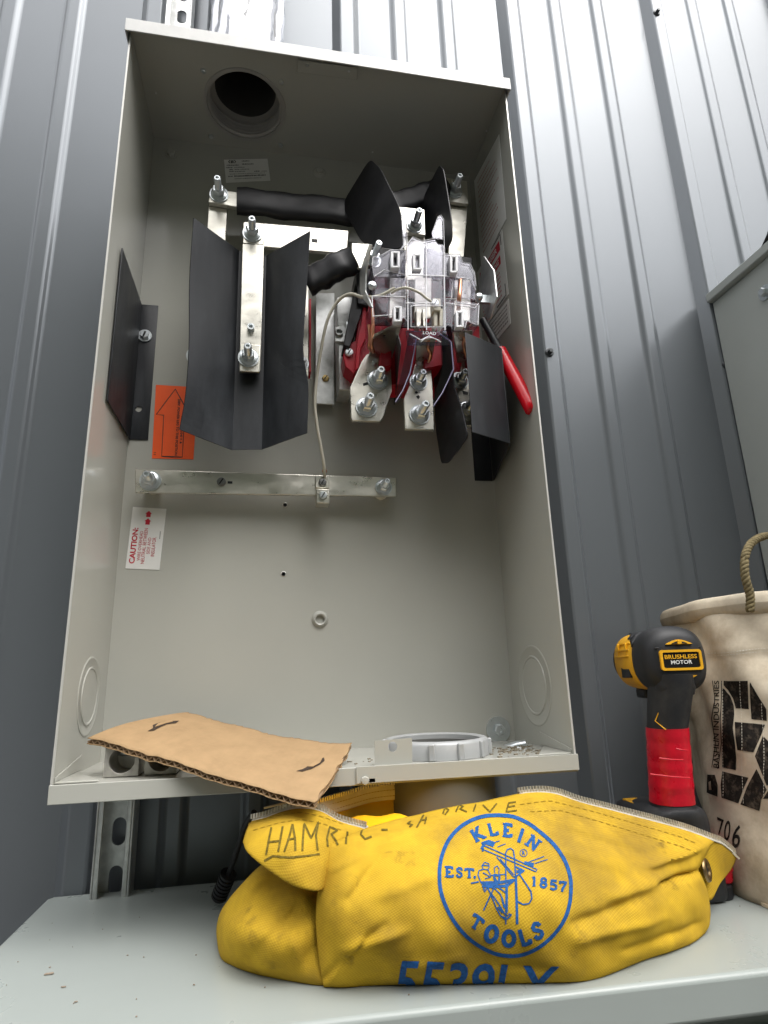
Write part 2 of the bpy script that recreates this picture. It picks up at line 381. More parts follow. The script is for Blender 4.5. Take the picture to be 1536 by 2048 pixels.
# steel siding
wall = thing('steel_wall', (.5, YW, -1.2), 'charcoal ribbed steel siding wall behind the open meter box', 'wall')
PROF = [(0, 0), (.013, .019), (.037, .019), (.050, 0), (.112, 0), (.119, .005), (.137, .005), (.144, 0), (.209, 0), (.216, .005), (.234, .005), (.241, 0), (.332, 0)]
mb = MB()
zs = [-1.2 + .2 * i for i in range(22)]
f_ = [(x, YW - d) for x, d in PROF]
mb.grid([[(x, y + random.uniform(-.0007, .0007) * (0 < x < .33), z) for x, y in f_] for z in zs])
pan0 = build('panel', mb, M['wall'], wall, smooth=20)
bv = pan0.modifiers.new('bevel', 'BEVEL'); bv.width = .0022; bv.segments = 2; bv.limit_method = 'ANGLE'; bv.angle_limit = R_(15)
x00 = .6155 - 4 * .332
pan0.location.x += x00
for k in range(1, 9):
    c = pan0.copy(); C.objects.link(c); c.parent = wall; c.location.x = pan0.location.x + k * .332
mb = MB()
mb.lathe([(.0075, 0), (.0078, .002), (.0062, .003)], (0, 0, 0), (0, -1, 0), 14, 0)
mb.lathe([(.0062, .0028), (.0062, .0036), (.0042, .0036), (.0042, .0085), (.0034, .0095)], (0, 0, 0), (0, -1, 0), 6, 0)
sc0 = build('screw', mb, mat('painted screw', (.06, .065, .07), .35, .3), wall, smooth=30)
first = True
for k in (-1, 0, 1, 2):
    for z in (.607, 1.43):
        p = Vector((.6355 + .332 * k + (.0 if z < 1 else .0), YW - .019, z))
        s_ = sc0 if first else sc0.copy()
        if not first: C.objects.link(s_); s_.parent = wall
        s_.location = p + Vector((0, -.004, 0)) - WL[wall]; first = False

# ================================================================== strut
st = thing('strut_channel', (.02, .03, -.3), 'galvanised slotted strut channel standing upright behind the meter box', 'strut channel')
SX0, SX1, SY0, SY1 = .0015, .0425, .002, .0305
mb = MB()
t = .0025
mb.box((SX0, SY0, -.9), (SX0 + t, SY1, 1.9)); mb.box((SX1 - t, SY0, -.9), (SX1, SY1, 1.9))
mb.box((SX0 + t, SY0, -.9), (SX0 + .008, SY0 + t, 1.9)); mb.box((SX1 - .008, SY0, -.9), (SX1 - t, SY0 + t, 1.9))
build('flange', mb, M['galv'], st, bevel=.0012)
mb = MB(); cx = (SX0 + SX1) / 2
# slotted web: strips each side, bridges with rounded ends between slots
z = -.9; pitch = .0508; L = .030; rr = .0075
mb.box((SX0 + t, SY1 - t, -.9), (cx - rr, SY1, 1.9)); mb.box((cx + rr, SY1 - t, -.9), (SX1 - t, SY1, 1.9))
zc = -.0655 - pitch * 16
while zc < 1.9:
    for sgn in (1, -1):
        base = zc + sgn * (L / 2 - rr)
        pts = [(cx - rr, SY1 - t, zc + sgn * pitch / 2)] + [(cx - rr * math.cos(a), SY1 - t, base + sgn * rr * math.sin(a)) for a in [math.pi * i / 10 for i in range(11)]] + [(cx + rr, SY1 - t, zc + sgn * pitch / 2)]
        for i in range(1, len(pts) - 2):      # fan of quads from the arc to the bridge line
            a, b = pts[i], pts[i + 1]
            mb.prism([a, b, (b[0], b[1], zc + sgn * pitch / 2), (a[0], a[1], zc + sgn * pitch / 2)], (0, t, 0))
    zc += pitch
build('slotted_web', mb, M['galv'], st, smooth=20)

# ================================================================== meter box
BW, BH, BD = .51, .9117, .1624
FZ = .0148                                 # floor level
box = thing('meter_box', (BW / 2, 0, 0), 'open grey electrical meter box with bus bars and insulators inside, mounted on the wall', 'meter box')
T = .0016
mb = MB(); mb.box((0, -T, FZ - .001), (BW, 0, BH))
back = build('back_panel', mb, M['box'], box)
cuts = []
for (px, py, r) in ((570, 1010, .0026), (567, 1148, .0026), (640, 1239, .0052)):
    p = at(px, py, -T); k = MB(); k.lathe([(r, -.02), (r, .02)], p, (0, 1, 0), 18); cuts.append(k)
bake_cut(back, cuts)
for (px, py, r) in ((570, 1010, .0036), (567, 1148, .0036)):
    mb = MB(); mb.lathe([(r - .001, -.0002), (r, .0004), (r - .0009, .0009), (r - .001, .0002)], at(px, py, -T), (0, -1, 0), 18, closed=True); build('hole_rim', mb, M['edge'], box)
mb = MB(); mb.lathe([(.0052, -.001), (.0058, .0035), (.0072, .0042), (.0088, .0032), (.0108, .0004), (.0112, -.0004)], at(640, 1239, -T), (0, -1, 0), 30); build('dimple', mb, M['box'], box)
for sx, nm in ((0, 0), (BW, 1)):
    mb = MB(); x0, x1 = (0, T) if sx == 0 else (BW - T, BW)
    mb.box((x0, -BD, 0.0), (x1, -.00005 - T, BH - .001))
    sp = build('side_panel', mb, M['box'], box)
    mb = MB(); e = .0006
    mb.box((x0 - e * .3, -BD - .0007, .001), (x1 + e * .3, -BD + .0001, BH - .012)); build('sheared_edge', mb, M['edge'], box)
    # knockouts pressed into the side
    xi = T if sx == 0 else BW - T; ax = (1, 0, 0) if sx == 0 else (-1, 0, 0)
    if sx == 0: kc = atx(178, 1392, xi); kt = atx(178, 1312, xi); ki = atx(178, 1332, xi)
    else: kc = atx(1068, 1370, xi); kt = atx(1062, 1290, xi); ki = atx(1062, 1310, xi)
    ro = abs(kt.z - kc.z); ri = abs(ki.z - kc.z)
    for r, h in ((ro, .0008), (ri * .985, .0014)):
        mb = MB(); mb.lathe([(r, -.0006), (r, h * .4), (r - .0008, h), (r - .0024, h * .95), (r - .0034, h * .35), (1e-6, h * .35)], kc, ax, 56); build('knockout', mb, M['box'], box)
    # spot weld gusset at the bottom corner
    x = xi; s_ = 1 if sx == 0 else -1
    mb = MB()
    mb.prism([(x, -BD + .004, FZ + .0004), (x + s_ * .038, -BD + .004, FZ + .0004), (x, -BD + .075, FZ + .0004)], (0, 0, .0016))
    mb.prism([(x, -BD + .004, FZ + .002), (x, -BD + .08, FZ + .002), (x, -BD + .08, FZ + .017), (x, -BD + .004, FZ + .006)], (s_ * .0013, 0, 0))
    build('corner_gusset', mb, M['box'], box, bevel=.0005)
# top and hub
HUB = Vector((.1408, -.0759, BH))
mb = MB(); mb.box((-.003, -BD - .004, BH), (BW + .003, -.001, BH + T))
top = build('top_panel', mb, M['box'], box)
k = MB(); k.lathe([(.0545, -.05), (.0545, .05)], HUB, (0, 0, 1), 48); bake_cut(top, [k])
mb = MB()
x0, x1 = -.0038, BW + .0038; yf = -BD - .0085
HM = mat('hood enamel', (.58, .58, .565), .38, .1, var=.06, vscale=40)
mb.box((x0, yf, BH + .006), (x1, -.002, BH + .0076))
hood = build('hood', mb, HM, box)
k = MB(); k.lathe([(.0555, -.05), (.0555, .05)], HUB, (0, 0, 1), 48); bake_cut(hood, [k])
mb = MB(); mb.box((x0, yf - T, BH - .0128), (x1, yf - .0001, BH + .0076)); build('hood_lip', mb, HM, hood, bevel=.0007)
for xa in (x0, x1 - T):
    mb = MB(); mb.box((xa, yf, BH - .0125), (xa + T, -.02, BH + .0059)); build('hood_side', mb, HM, hood, bevel=.0005)
HUBM = mat('hub grey', (.38, .37, .35), .4, .2, var=.06, vscale=40)
mb = MB(); mb.lathe([(.0540, -.0012), (.0590, -.0012), (.0590, .0005), (.0578, .0008), (.0578, .030), (.0540, .030)], HUB, (0, 0, 1), 60, closed=True)
hub = build('hub', mb, HUBM, box, smooth=40)
mb = MB(); mb.lathe([(.0440, .0300), (.0578, .0301), (.0578, .0305), (.0440, .0305)], HUB, (0, 0, 1), 60, closed=True); build('hub_light_stop', mb, HUBM, hub, smooth=20)  # ring added to stop light leaking through the gap round the pipe
for i in range(4):
    h = .0015 + .0060 * i; mb = MB(); mb.lathe([(.0541, h), (.0505, h + .0016), (.0505, h + .0022), (.0541, h + .0038)], HUB, (0, 0, 1), 60, closed=True); build('thread', mb, HUBM, hub, smooth=20)
for (px, py) in ((407, 141), (563, 163), (422, 272), (561, 290)):
    p = atz(px, py, BH); mb = MB(); mb.lathe([(.0036, 0), (.0036, .0012), (.0030, .0026), (.0012, .0030)], p, (0, 0, -1), 12); build('rivet', mb, M['zinc'], box)
a = atz(596, 118, BH - .001); b = atz(716, 134, BH - .001); d = atz(714, 158, BH - .001); c_ = atz(594, 142, BH - .001)
mb = MB(); mb.prism([a, b, d, c_], (0, 0, -.0022)); build('latch_plate', mb, M['box'], box, bevel=.0005)
for (px, py) in ((615, 131), (698, 142)):
    mb = MB(); mb.lathe([(.0018, 0), (.0016, .0009)], atz(px, py, BH - .0032), (0, 0, -1), 10); build('spot_weld', mb, M['galv'], box)
for (px, py) in ((312, 186), (606, 126), (745, 304), (973, 262)):
    mb = MB(); mb.lathe([(.0016, 0), (.0012, .0008)], atz(px, py, BH), (0, 0, -1), 10); build('spot_weld', mb, M['galv'], box)
# floor, lip
RING = Vector((.3765, -.098, FZ))
mb = MB(); mb.box((T, -BD + .0002, FZ - T), (BW - T, -T, FZ))
fl = build('floor_panel', mb, M['box'], box)
k = MB(); k.lathe([(.0485, -.05), (.0485, .05)], RING, (0, 0, 1), 48); bake_cut(fl, [k])
mb = MB(); mb.box((-.0008, -BD - T, -.0012), (BW + .0008, -BD, FZ + .0004)); mb.box((-.0008, -BD, -.0012), (BW + .0008, -BD + .010, .0004))
build('front_lip', mb, M['box'], box, bevel=.0006)
a = at(712, 1547, -BD - T); mb = MB(); mb.box((a.x, -BD - 2 * T - .0002, .0004), (BW + .001, -BD - T - .0001, FZ + .0012)); build('lip_cover_strip', mb, M['box'], box, bevel=.0004)
p = at(730, 1561, -BD - 2 * T); mb = MB(); mb.lathe([(.0042, 0), (.0042, .0016), (.0034, .0026), (1e-6, .003)], p, (0, -1, 0), 8); build('bolt_head', mb, M['box'], box)
p = at(740, 1561, -BD - 2 * T); mb = MB(); mb.obox(p + Vector((.001, .0002, 0)), (.004, 0, 0), (0, .0004, 0), (0, 0, .0017)); build('slot', mb, M['inkblack'], box)
q = [at(750, 1541, -BD + .002), at(825, 1534, -BD + .002), at(824, 1476, -BD + .002), at(749, 1482, -BD + .002)]
mb = MB(); mb.prism(q, (0, T, 0)); tab = build('latch_tab', mb, M['box'], box)
k = MB(); p = at(786, 1494, -BD); k.lathe([(.0048, -.02), (.0048, .02)], p, (0, 1, 0), 20); bake_cut(tab, [k])
# conduit locknut ring standing on the floor
mb = MB(); mb.lathe([(.0490, .0003), (.0575, .0003), (.0575, .0150), (.0560, .0175), (.0520, .0185), (.0490, .0165)], RING, (0, 0, 1), 64, closed=True)
ring = build('locknut_ring', mb, M['light'], box, smooth=50)
for i in range(12):
    a = 2 * math.pi * i / 12 + .18; d = Vector((math.cos(a), math.sin(a), 0)); tn = Vector((-d.y, d.x, 0))
    mb = MB(); mb.obox(RING + d * .0588 + Vector((0, 0, .0085)), d * .0022, tn * .0032, Vector((0, 0, .0082))); build('lug_rib', mb, M['light'], ring, bevel=.001)
mb = MB()
for _ in range(90):
    p = Vector((random.uniform(.43, .50), random.uniform(-.15, -.06), FZ + .0004)); s_ = random.uniform(.0006, .0022)
    mb.obox(p, (s_, s_ * .3, 0), (-s_ * .2, s_ * .7, 0), (0, 0, s_ * .3))
for _ in range(16):
    p = Vector((random.uniform(.27, .32), random.uniform(-.15, -.10), FZ + .0004)); s_ = random.uniform(.0005, .0016)
    mb.obox(p, (s_, s_ * .3, 0), (-s_ * .2, s_ * .7, 0), (0, 0, s_ * .3))
build('grit', mb, mat('dusty grit', (.20, .17, .12), .95), box, kind='stuff', smooth=0)

def bolt(name, parent, p, rw, stud, axis=(0, -1, 0), mt=None, rs=None, slot=False):
    """washers, hex nut and threaded stud standing on p"""
    mt = mt or M['zinc']; ax = Vector(axis).normalized(); mb = MB(); t = .0016 * rw / .0115
    mb.lathe([(rw * .45, 0), (rw, 0), (rw, t), (rw * .45, t)], p, ax, 26, closed=True)
    mb.lathe([(rw * .4, t), (rw * .86, t + .0001), (rw * .84, t * 1.8), (rw * .5, t * 2.9), (rw * .4, t * 2.9)], p, ax, 26, closed=True)
    hn = rw * .62; z0 = t * 2.8
    mb.lathe([(rw * .58, z0), (rw * .66, z0 + hn * .14), (rw * .66, z0 + hn * .82), (rw * .56, z0 + hn), (rw * .38, z0 + hn)], p, ax, 6, ph=random.uniform(0, 1))
    rs = rs or rw * .37; prof = []; h = z0 + hn - .0005; k = max(6, int(stud / .0014))
    for i in range(k): prof += [(rs, h), (rs * .9, h + stud / k * .5)]; h += stud / k
    prof += [(rs, h), (rs * .78, h + rs * .25), (rs * .5, h + rs * .25), (rs * .42, h - rs * .2)]
    mb.lathe(prof, p, ax, 16)
    return build(name, mb, mt, parent, smooth=28)
def screwhead(name, parent, p, r, mt=None, axis=(0, -1, 0), hexa=False):
    ax = Vector(axis).normalized(); mb = MB(); u, w = perp(ax)
    mb.lathe([(r, 0), (r, r * .35), (r * .85, r * .62), (r * .3, r * .66)], p, ax, 6 if hexa else 18)
    o = build(name, mb, mt or M['zinc'], parent, smooth=30)
    d = Vector((.5, 0, .85)); v_ = ax.cross(d)
    m2 = MB(); m2.obox(Vector(p) + ax * r * .66, d * r * .75, v_ * r * .14, ax * r * .05); build('slot', m2, M['inkblack'], o)
    return o
# fixings on the back
p = at(343, 309, -T); mb = MB(); mb.lathe([(.0088, 0), (.0088, .0012), (.0064, .0016)], p, (0, -1, 0), 20); mb.lathe([(.0068, .0014), (.0068, .006), (.0055, .0072)], p, (0, -1, 0), 6, ph=.3); build('bolt_head', mb, M['box'], box, smooth=30)
p = at(639, 345, -T); mb = MB(); mb.lathe([(.0105, 0), (.0085, .0022), (.006, .0028), (.005, .0055), (1e-6, .006)], p, (0, -1, 0), 20); build('dimple', mb, M['box'], box)
p = at(996, 1459, -T); mb = MB(); mb.lathe([(.004, 0), (.0162, 0), (.0162, .0022), (.004, .0022)], p, (0, -1, 0), 36, closed=True)
mb.lathe([(.0075, .0022), (.0075, .0075), (.0062, .0088), (.003, .0088), (.0026, .0075)], p, (0, -1, 0), 6, ph=.2); build('mounting_bolt', mb, M['zinc'], box, smooth=30, label='zinc bolt on a wide flat washer at the lower right of the back panel')
p = at(1035, 1492, -.06); mb = MB()
mb.tube([p + Vector((-.012, .01, -.004)), p, p + Vector((.010, -.004, .002))], [.005, .0062, .005], 12); mb.box(p - Vector((.004, .002, .008)), p + Vector((.004, .004, .002))); build('ground_clip', mb, M['zinc'], box, bevel=.0006)
# aluminium lugs at the lower left
for (pa, pb) in (((205, 1562), (280, 1500)), ((287, 1556), (356, 1495))):
    Y = -.135; a = at(pa[0], pa[1], Y); b = at(pb[0], pb[1], Y); z0 = FZ + .0006; z1 = z0 + .027
    mb = MB(); mb.box((a.x, Y, z0), (b.x, Y + .040, z1)); lg = build('cable_lug', mb, M['alu'], box)
    cx = (a.x + b.x) / 2; k = MB(); k.lathe([(.0117, -.012), (.0117, .035)], (cx, Y, z0 + .0145), (0, 1, 0), 30); k2 = MB(); k2.lathe([(.0085, 0), (.0085, .04)], (cx, Y + .02, z0 + .02), (0, 0, 1), 24); bake_cut(lg, [k, k2])
    b_ = lg.modifiers.new('bevel', 'BEVEL'); b_.width = .0008; b_.limit_method = 'ANGLE'
    mb = MB(); prof = []; h = .0185
    for i in range(4): prof += [(.0083, h), (.0074, h + .0011)]; h += .0022
    mb.lathe([(1e-6, .0165), (.005, .0165)] + prof + [(.006, h), (1e-6, h)], (cx, Y + .02, z0), (0, 0, 1), 20); build('set_screw', mb, M['zinc'], lg)

# ------------------------------------------------------------------ labels on the sheet metal
def sticker(name, q, mt, th=.0004, n=(0, -1, 0), label=None):
    n = Vector(n); mb = MB(); mb.prism([p + n * .0003 for p in q], n * th); return build(name, mb, mt, box, label=label)
YB = -T
def inkmap(q, off=.0009, n=(0, -1, 0)):
    n = Vector(n); return lambda u, v: bil(q, u, v) + n * off
q = [at(452, 366, YB), at(541, 362, YB), at(535, 318, YB), at(448, 320, YB)]
s_ = sticker('rating_label', q, M['white'], label='small white rating label with black logo and print')
d = D2()
def sq(x0, y0, x1, y1): return [(x0, y0), (x1, y0), (x1, y1), (x0, y1)]
def pq(q_, W_=1, H_=1): return q_
d.poly([(.09, .90), (.12, .97), (.14, .97), (.115, .9), (.14, .83), (.12, .83)]); d.poly([(.27, .90), (.24, .97), (.22, .97), (.25, .9), (.22, .83), (.24, .83)])
for a in ([(.15, .83), (.175, .83), (.175, .93), (.15, .97)], [(.21, .83), (.185, .83), (.185, .93), (.21, .97)], [(.17, .97), (.18, .92), (.19, .97)]): d.poly(a)
def scribble(d, x0, x1, y, h, w=.02):
    x = x0
    while x < x1:
        k = random.uniform(.4, 1) * w; d.poly(sq(x, y, min(x + k, x1), y + h * random.uniform(.7, 1))); x += k + w * random.uniform(.25, .6)
for x0, x1, y, h in ((.05, .32, .72, .05), (.40, .58, .89, .05), (.40, .66, .75, .055), (.03, .18, .62, .05), (.1, .18, .53, .045), (.1, .2, .45, .045), (.66, .78, .42, .05), (.06, .16, .235, .05), (.2, .92, .23, .065)): scribble(d, x0, x1, y, h)
d.build('print', inkmap(q), M['inkblack'], s_)
d = D2()
for x0, x1, y, h in ((.22, .45, .62, .04), (.22, .55, .53, .04), (.22, .45, .44, .04), (.1, .9, .34, .03), (.2, .8, .13, .035), (.82, .95, .42, .04)): scribble(d, x0, x1, y, h, .025)
d.build('print', inkmap(q), M['inkgrey'], s_)

q = [at(304, 917, YB), at(387, 919, YB), at(396, 775, YB), at(312, 770, YB)]
s_ = sticker('orange_label', q, M['orange'], label='orange label with black outlined arrow')
d = D2(); A = lambda x, y: ((x - 100) / 1050, (1945 - y) / 1800)
arrow = [(345, 1895), (400, 888), (215, 878), (693, 215), (1075, 900), (925, 893), (865, 1900)]
# outline drawn in label space
d.line([((x - (100 + (1945 - y) * .061)) / 1050, (1945 - y) / 1815) for x, y in arrow], .018, closed=True, step=.2)
d.text('208V. POWER LEG TO THIS POSITION', .025, [(.540, .82), (.540, .045), (.600, .045), (.600, .82)])
d.text('3Ø 4W. 120/240 V. ∆', .025, [(.645, .58), (.645, .205), (.702, .205), (.702, .58)])
scribble(d, .04, .09, .045, .012, .02); scribble(d, .04, .09, .07, .012, .02)
d.build('print', inkmap(q), M['inkblack'], s_)

q = [at(251, 1137, YB), at(319, 1140, YB), at(333, 1018, YB), at(266, 1014, YB)]
s_ = sticker('caution_label', q, M['white'], label='white caution label with red lettering')
d = D2()
# text runs upwards: x of the line = v on the label
def up(t, b, u0, u1, v0, v1): d.text(t, b, [(u1, v0), (u1, v1), (u0, v1), (u0, v0)])
up(CAUT, .03, .075, .245, .08, .66)
up('WIRE OVERHEAD', 0, .30, .395, .13, .61); up('NEUTRAL BETWEEN', 0, .42, .525, .085, .66); up('SIDE AND', 0, .56, .655, .245, .51); up('INSULATOR.', 0, .69, .80, .21, .525)
for v in (.72, .845): d.poly([(.425, v), (.555, v), (.555, v + .055), (.59, v + .055), (.49, v + .105), (.39, v + .055), (.425, v + .055)])
d.build('print', inkmap(q), M['inkred'], s_)
d = D2(); 
for k in range(7): d.poly(sq(.885, .5 + k * .018, .915, .5 + k * .018 + .011))
d.build('print', inkmap(q), M['inkgrey'], s_)

XR = BW - T; nx = (-1, 0, 0)
def rq(*pp): return [atx(x, y, XR) for x, y in pp]
q = rq((963, 534), (1013, 438), (999, 268), (949, 362))
s_ = sticker('instruction_label', q, M['white'], n=nx, label='large faded label with pale red print on the right side panel')
d = D2()
for r in range(15):
    v = .9 - r * .058
    scribble(d, .13, random.uniform(.55, .9), v, .022, .03)
d.build('print', inkmap(q, .0009, nx), mat('faded red ink', (.5, .27, .24), .6), s_)
q = rq((966, 662), (1018, 588), (1005, 458), (955, 545))
s_ = sticker('danger_label', q, M['white'], n=nx, label='white danger label with red bands on the right side panel')
d = D2(); d.poly(sq(.1, .76, .88, .91)); d.poly(sq(.3, .56, .86, .69))
for r in range(6): scribble(d, .1, .8, .45 - r * .07, .025, .03)
d.build('band', inkmap(q, .0009, nx), M['inkred'], s_)
d = D2(); d.text('DANGER', .03, [(.2, .79), (.78, .79), (.78, .88), (.2, .88)]); d.build('print', inkmap(q, .0012, nx), M['white'], s_); d = D2(); d.text('WARNING', .03, [(.36, .585), (.8, .585), (.8, .665), (.36, .665)])
d.build('print', inkmap(q, .0012, nx), M['white'], s_)
d = D2(); d.line([(.93, .8), (.93, .97), (.6, .97)], .02, step=.1); d.build('print', inkmap(q, .0012, nx), M['inkblack'], s_); d = D2(); d.line([(.93, .2), (.93, .03), (.6, .03)], .02, step=.1); d.build('print', inkmap(q, .0012, nx), M['inkblack'], s_)
q = rq((978, 700), (1022, 647), (1018, 597), (974, 653))
s_ = sticker('notice_label', q, M['white'], n=nx, label='lowest white label with grey print on the right side panel')
d = D2()
for r in range(5): scribble(d, .08, .92, .8 - r * .16, .08, .04)
d.build('print', inkmap(q, .0009, nx), M['inkgrey'], s_)

# ================================================================== equipment bolted inside the box
def plate(name, pxs, Y, th, mt, parent=None, bevel=.0006, label=None):
    mb = MB(); mb.prism([at(x, y, Y) for x, y in pxs], (0, th, 0)); return build(name, mb, mt, parent or box, bevel=bevel, label=label)
def vpl(A, B):                             # upright plane through two points
    d = (B - A).normalized(); return A, d.cross(Vector((0, 0, 1))).normalized()
# neutral bar
NY = -.030
nb = plate('neutral_bar', [(270, 985), (793, 993), (793, 955), (270, 938)], NY, .0055, M['tin'], bevel=.0009, label='long horizontal tinned bar across the middle of the back panel')
for (x, y) in ((300, 961), (769, 974)):
    p = at(x, y, NY); mb = MB(); mb.tube([p + Vector((0, .0055, 0)), Vector((p.x, -T, p.z))], .010, 18); build('standoff', mb, M['ivory'], nb)
bolt('bolt', nb, at(301, 962, NY), .0132, .014); bolt('bolt', nb, at(767, 975, NY), .0115, .017)
screwhead('screw', nb, at(443, 964, NY), .0058, mat('dark screw', (.25, .25, .25), .35, 1.0))
for (x, y) in ((460, 965),): mb = MB(); mb.obox(at(x, y, NY) + Vector((0, -.0002, 0)), (.003, 0, 0), (0, .0004, 0), (0, 0, .0016)); build('slot', mb, M['inkblack'], nb)
lug = plate('wire_lug', [(631, 975), (658, 976), (657, 952), (631, 951)], NY - .0035, .0034, M['tin'], nb)
screwhead('screw', nb, at(645, 965, NY - .0035), .0052, mat('dark screw', (.25, .25, .25), .35, 1.0))
a = at(633, 1006, NY - .016); b = at(659, 978, NY - .016); mb = MB(); mb.box((a.x, NY - .016, a.z), (b.x, NY + .006, b.z)); build('lug_block', mb, M['tin'], nb, bevel=.001)
screwhead('slotted_screw', nb, at(646, 991, NY - .0161), .0054, M['zinc'])
# fibre insulator angles on the left and right
mb = MB(); th = .0016
XF = T + .0016
bl, bt = at(252, 888, -.003), at(278, 615, -.003); fl_, ft = at(195, 789, -.12), at(232, 487, -.12)
zb = (bl.z + fl_.z) / 2; zt = (bt.z + ft.z) / 2; xb = xf = XF
fr = at(306, 750, -.003).x
mb.prism([(xb, -.003, zb), (fr, -.003, zb), (fr, -.003, zt), (xb, -.003, zt)], (0, th - .0003, 0))
m2 = MB(); m2.prism([(xb, -.0035, zb), (xb, -.0035, zt), (xf, -.12, zt), (xf, -.12, zb)], (th, 0, 0))
ia = build('insulator_angle', mb, M['fibre'], box, bevel=.0004, label='black insulator sheet bent along the left wall')
k = MB(); k.lathe([(.0042, -.01), (.0042, .01)], at(277, 818, -.003), (0, 1, 0), 18); bake_cut(ia, [k]); build('side_flap', m2, M['fibre'], ia, bevel=.0004)
p = at(290, 672, -.003); mb = MB(); mb.lathe([(.004, 0), (.0092, 0), (.0092, .0016), (.004, .0016)], p, (0, -1, 0), 22, closed=True); mb.lathe([(.0066, .0016), (.0066, .0046), (.0052, .0056)], p, (0, -1, 0), 6, ph=.4); sb = build('bolt', mb, M['zinc'], ia, smooth=30)
m2 = MB(); m2.obox(p + Vector((0, -.0057, 0)), Vector((.0012, 0, .0040)), Vector((.0012, 0, -.0003)), (0, .0003, 0)); build('slot', m2, M['inkblack'], ia)
mb = MB()
A0, B0 = at(950, 961, -.003), at(986, 963, -.003); A1 = at(1010, 790, -.125); A2 = at(937, 764, -.155)
z0 = .5 * (at(1013, 887, -.125).z + at(942, 863, -.155).z); z1 = .5 * (at(1004, 694, -.125).z + at(933, 665, -.155).z)
zz = A0.z
mb.prism([(A0.x, -.003, zz), (B0.x, -.003, zz), (B0.x, -.003, z1), (A0.x, -.003, z1)], (0, th - .0003, 0))
mb.prism([(B0.x, -.0035, zz), (B0.x, -.0035, z1), (A1.x, -.125, z1), (A1.x, -.125, z0)], (th, 0, 0))
mb.prism([(A1.x, -.1253, z0), (A1.x, -.1253, z1), (A2.x, -.155, z1), (A2.x, -.155, z0)], (.0003, th, 0))
build('insulator_angle', mb, M['fibre'], box, bevel=.0004, label='black twice bent insulator sheet in front of the right lugs')

# left phase: fibre channel with bar in front
YC, YWG = -.066, -.118
rowsL = []; NV = 14
def lerp2(a, b, t): return (a[0] + (b[0] - a[0]) * t, a[1] + (b[1] - a[1]) * t)
mb = MB(); cols = []
lo_edge = spline([at(x, y, YWG) for x, y in ((387, 436), (379, 560), (378, 690), (371, 790), (359, 859))], 5)
cl = [at(*lerp2((478, 502), (464, 900), i / 20), YC) for i in range(21)]
crr = [at(*lerp2((533, 512), (524, 899), i / 20), YC) for i in range(21)]
ro_edge = spline([at(x, y, YWG) for x, y in ((620, 463), (612, 590), (606, 700), (616, 770), (614, 866))], 5)
def mids(a, b, k, sgn): return [[p.lerp(q_, t) + Vector((0, sgn * .0014 * math.sin(math.pi * t) * math.sin(i * .45), 0)) for i, (p, q_) in enumerate(zip(a, b))] for t in [j / k for j in range(1, k)]]
cols = [lo_edge] + mids(lo_edge, cl, 5, 1) + [cl, crr] + mids(crr, ro_edge, 5, -1) + [ro_edge]
mb.grid(cols)
ch = build('insulator_channel', mb, M['fibre'], box, smooth=0, label='large black folded insulator sheet behind the left vertical bar')
so = ch.modifiers.new('solid', 'SOLIDIFY'); so.thickness = .0014; so.offset = 0
bs = plate('bus_bar', [(478, 742), (521, 742), (528, 489), (485, 487)], -.079, .0065, M['tin'], bevel=.0008, label='tinned vertical bar in front of the black folded insulator')
mb = MB(); a = at(479, 742, -.0815); b = at(521, 690, -.0815); mb.box((a.x, -.0815, a.z), (b.x, -.0792, b.z)); build('step', mb, M['tin'], bs, bevel=.0007)
bolt('bolt', bs, at(497, 716, -.0815), .0132, .016)
mb = MB(); p = at(502, 658, -.079); mb.lathe([(.0046, 0), (.0046, .007), (.0026, .007), (.0022, .004)], p, (0, -1, 0), 16); build('set_screw', mb, M['zinc'], bs, smooth=30)
hb = plate('bus_bar', [(488, 490), (694, 507), (697, 461), (489, 443)], -.0725, .006, M['tin'], bevel=.0008, label='bright horizontal tinned bar joining the left bar to the centre')
bolt('bolt', hb, at(505, 468, -.0725 - .0065), .0132, .016)
p = at(629, 481, -.0728); mb = MB(); mb.obox(p, (.004, 0, 0), (0, .0003, 0), (0, 0, .0024)); build('slot', mb, M['inkblack'], hb)
plate('spacer', [(486, 486), (527, 489), (529, 447), (487, 444)], -.079, .0064, M['tin'], hb)
b1 = plate('bus_bar', [(395, 742), (434, 744), (455, 412), (418, 404)], -.042, .006, M['tin'], label='tinned bar mostly hidden behind the black folded insulator')
bolt('bolt', b1, at(393, 712, -.042), .0132, .012)
b2 = plate('bus_bar', [(597, 752), (617, 752), (617, 560), (597, 560)], -.040, .006, M['tin'], label='short bar showing behind the right wing of the folded insulator')
bolt('bolt', b2, at(600, 728, -.040), .0120, .012)
mb = MB(); a = at(618, 745, -.038); b = at(622, 600, -.038); mb.box((a.x, -.041, a.z), (b.x, -.02, b.z)); build('red_barrier', mb, M['red'], b2)
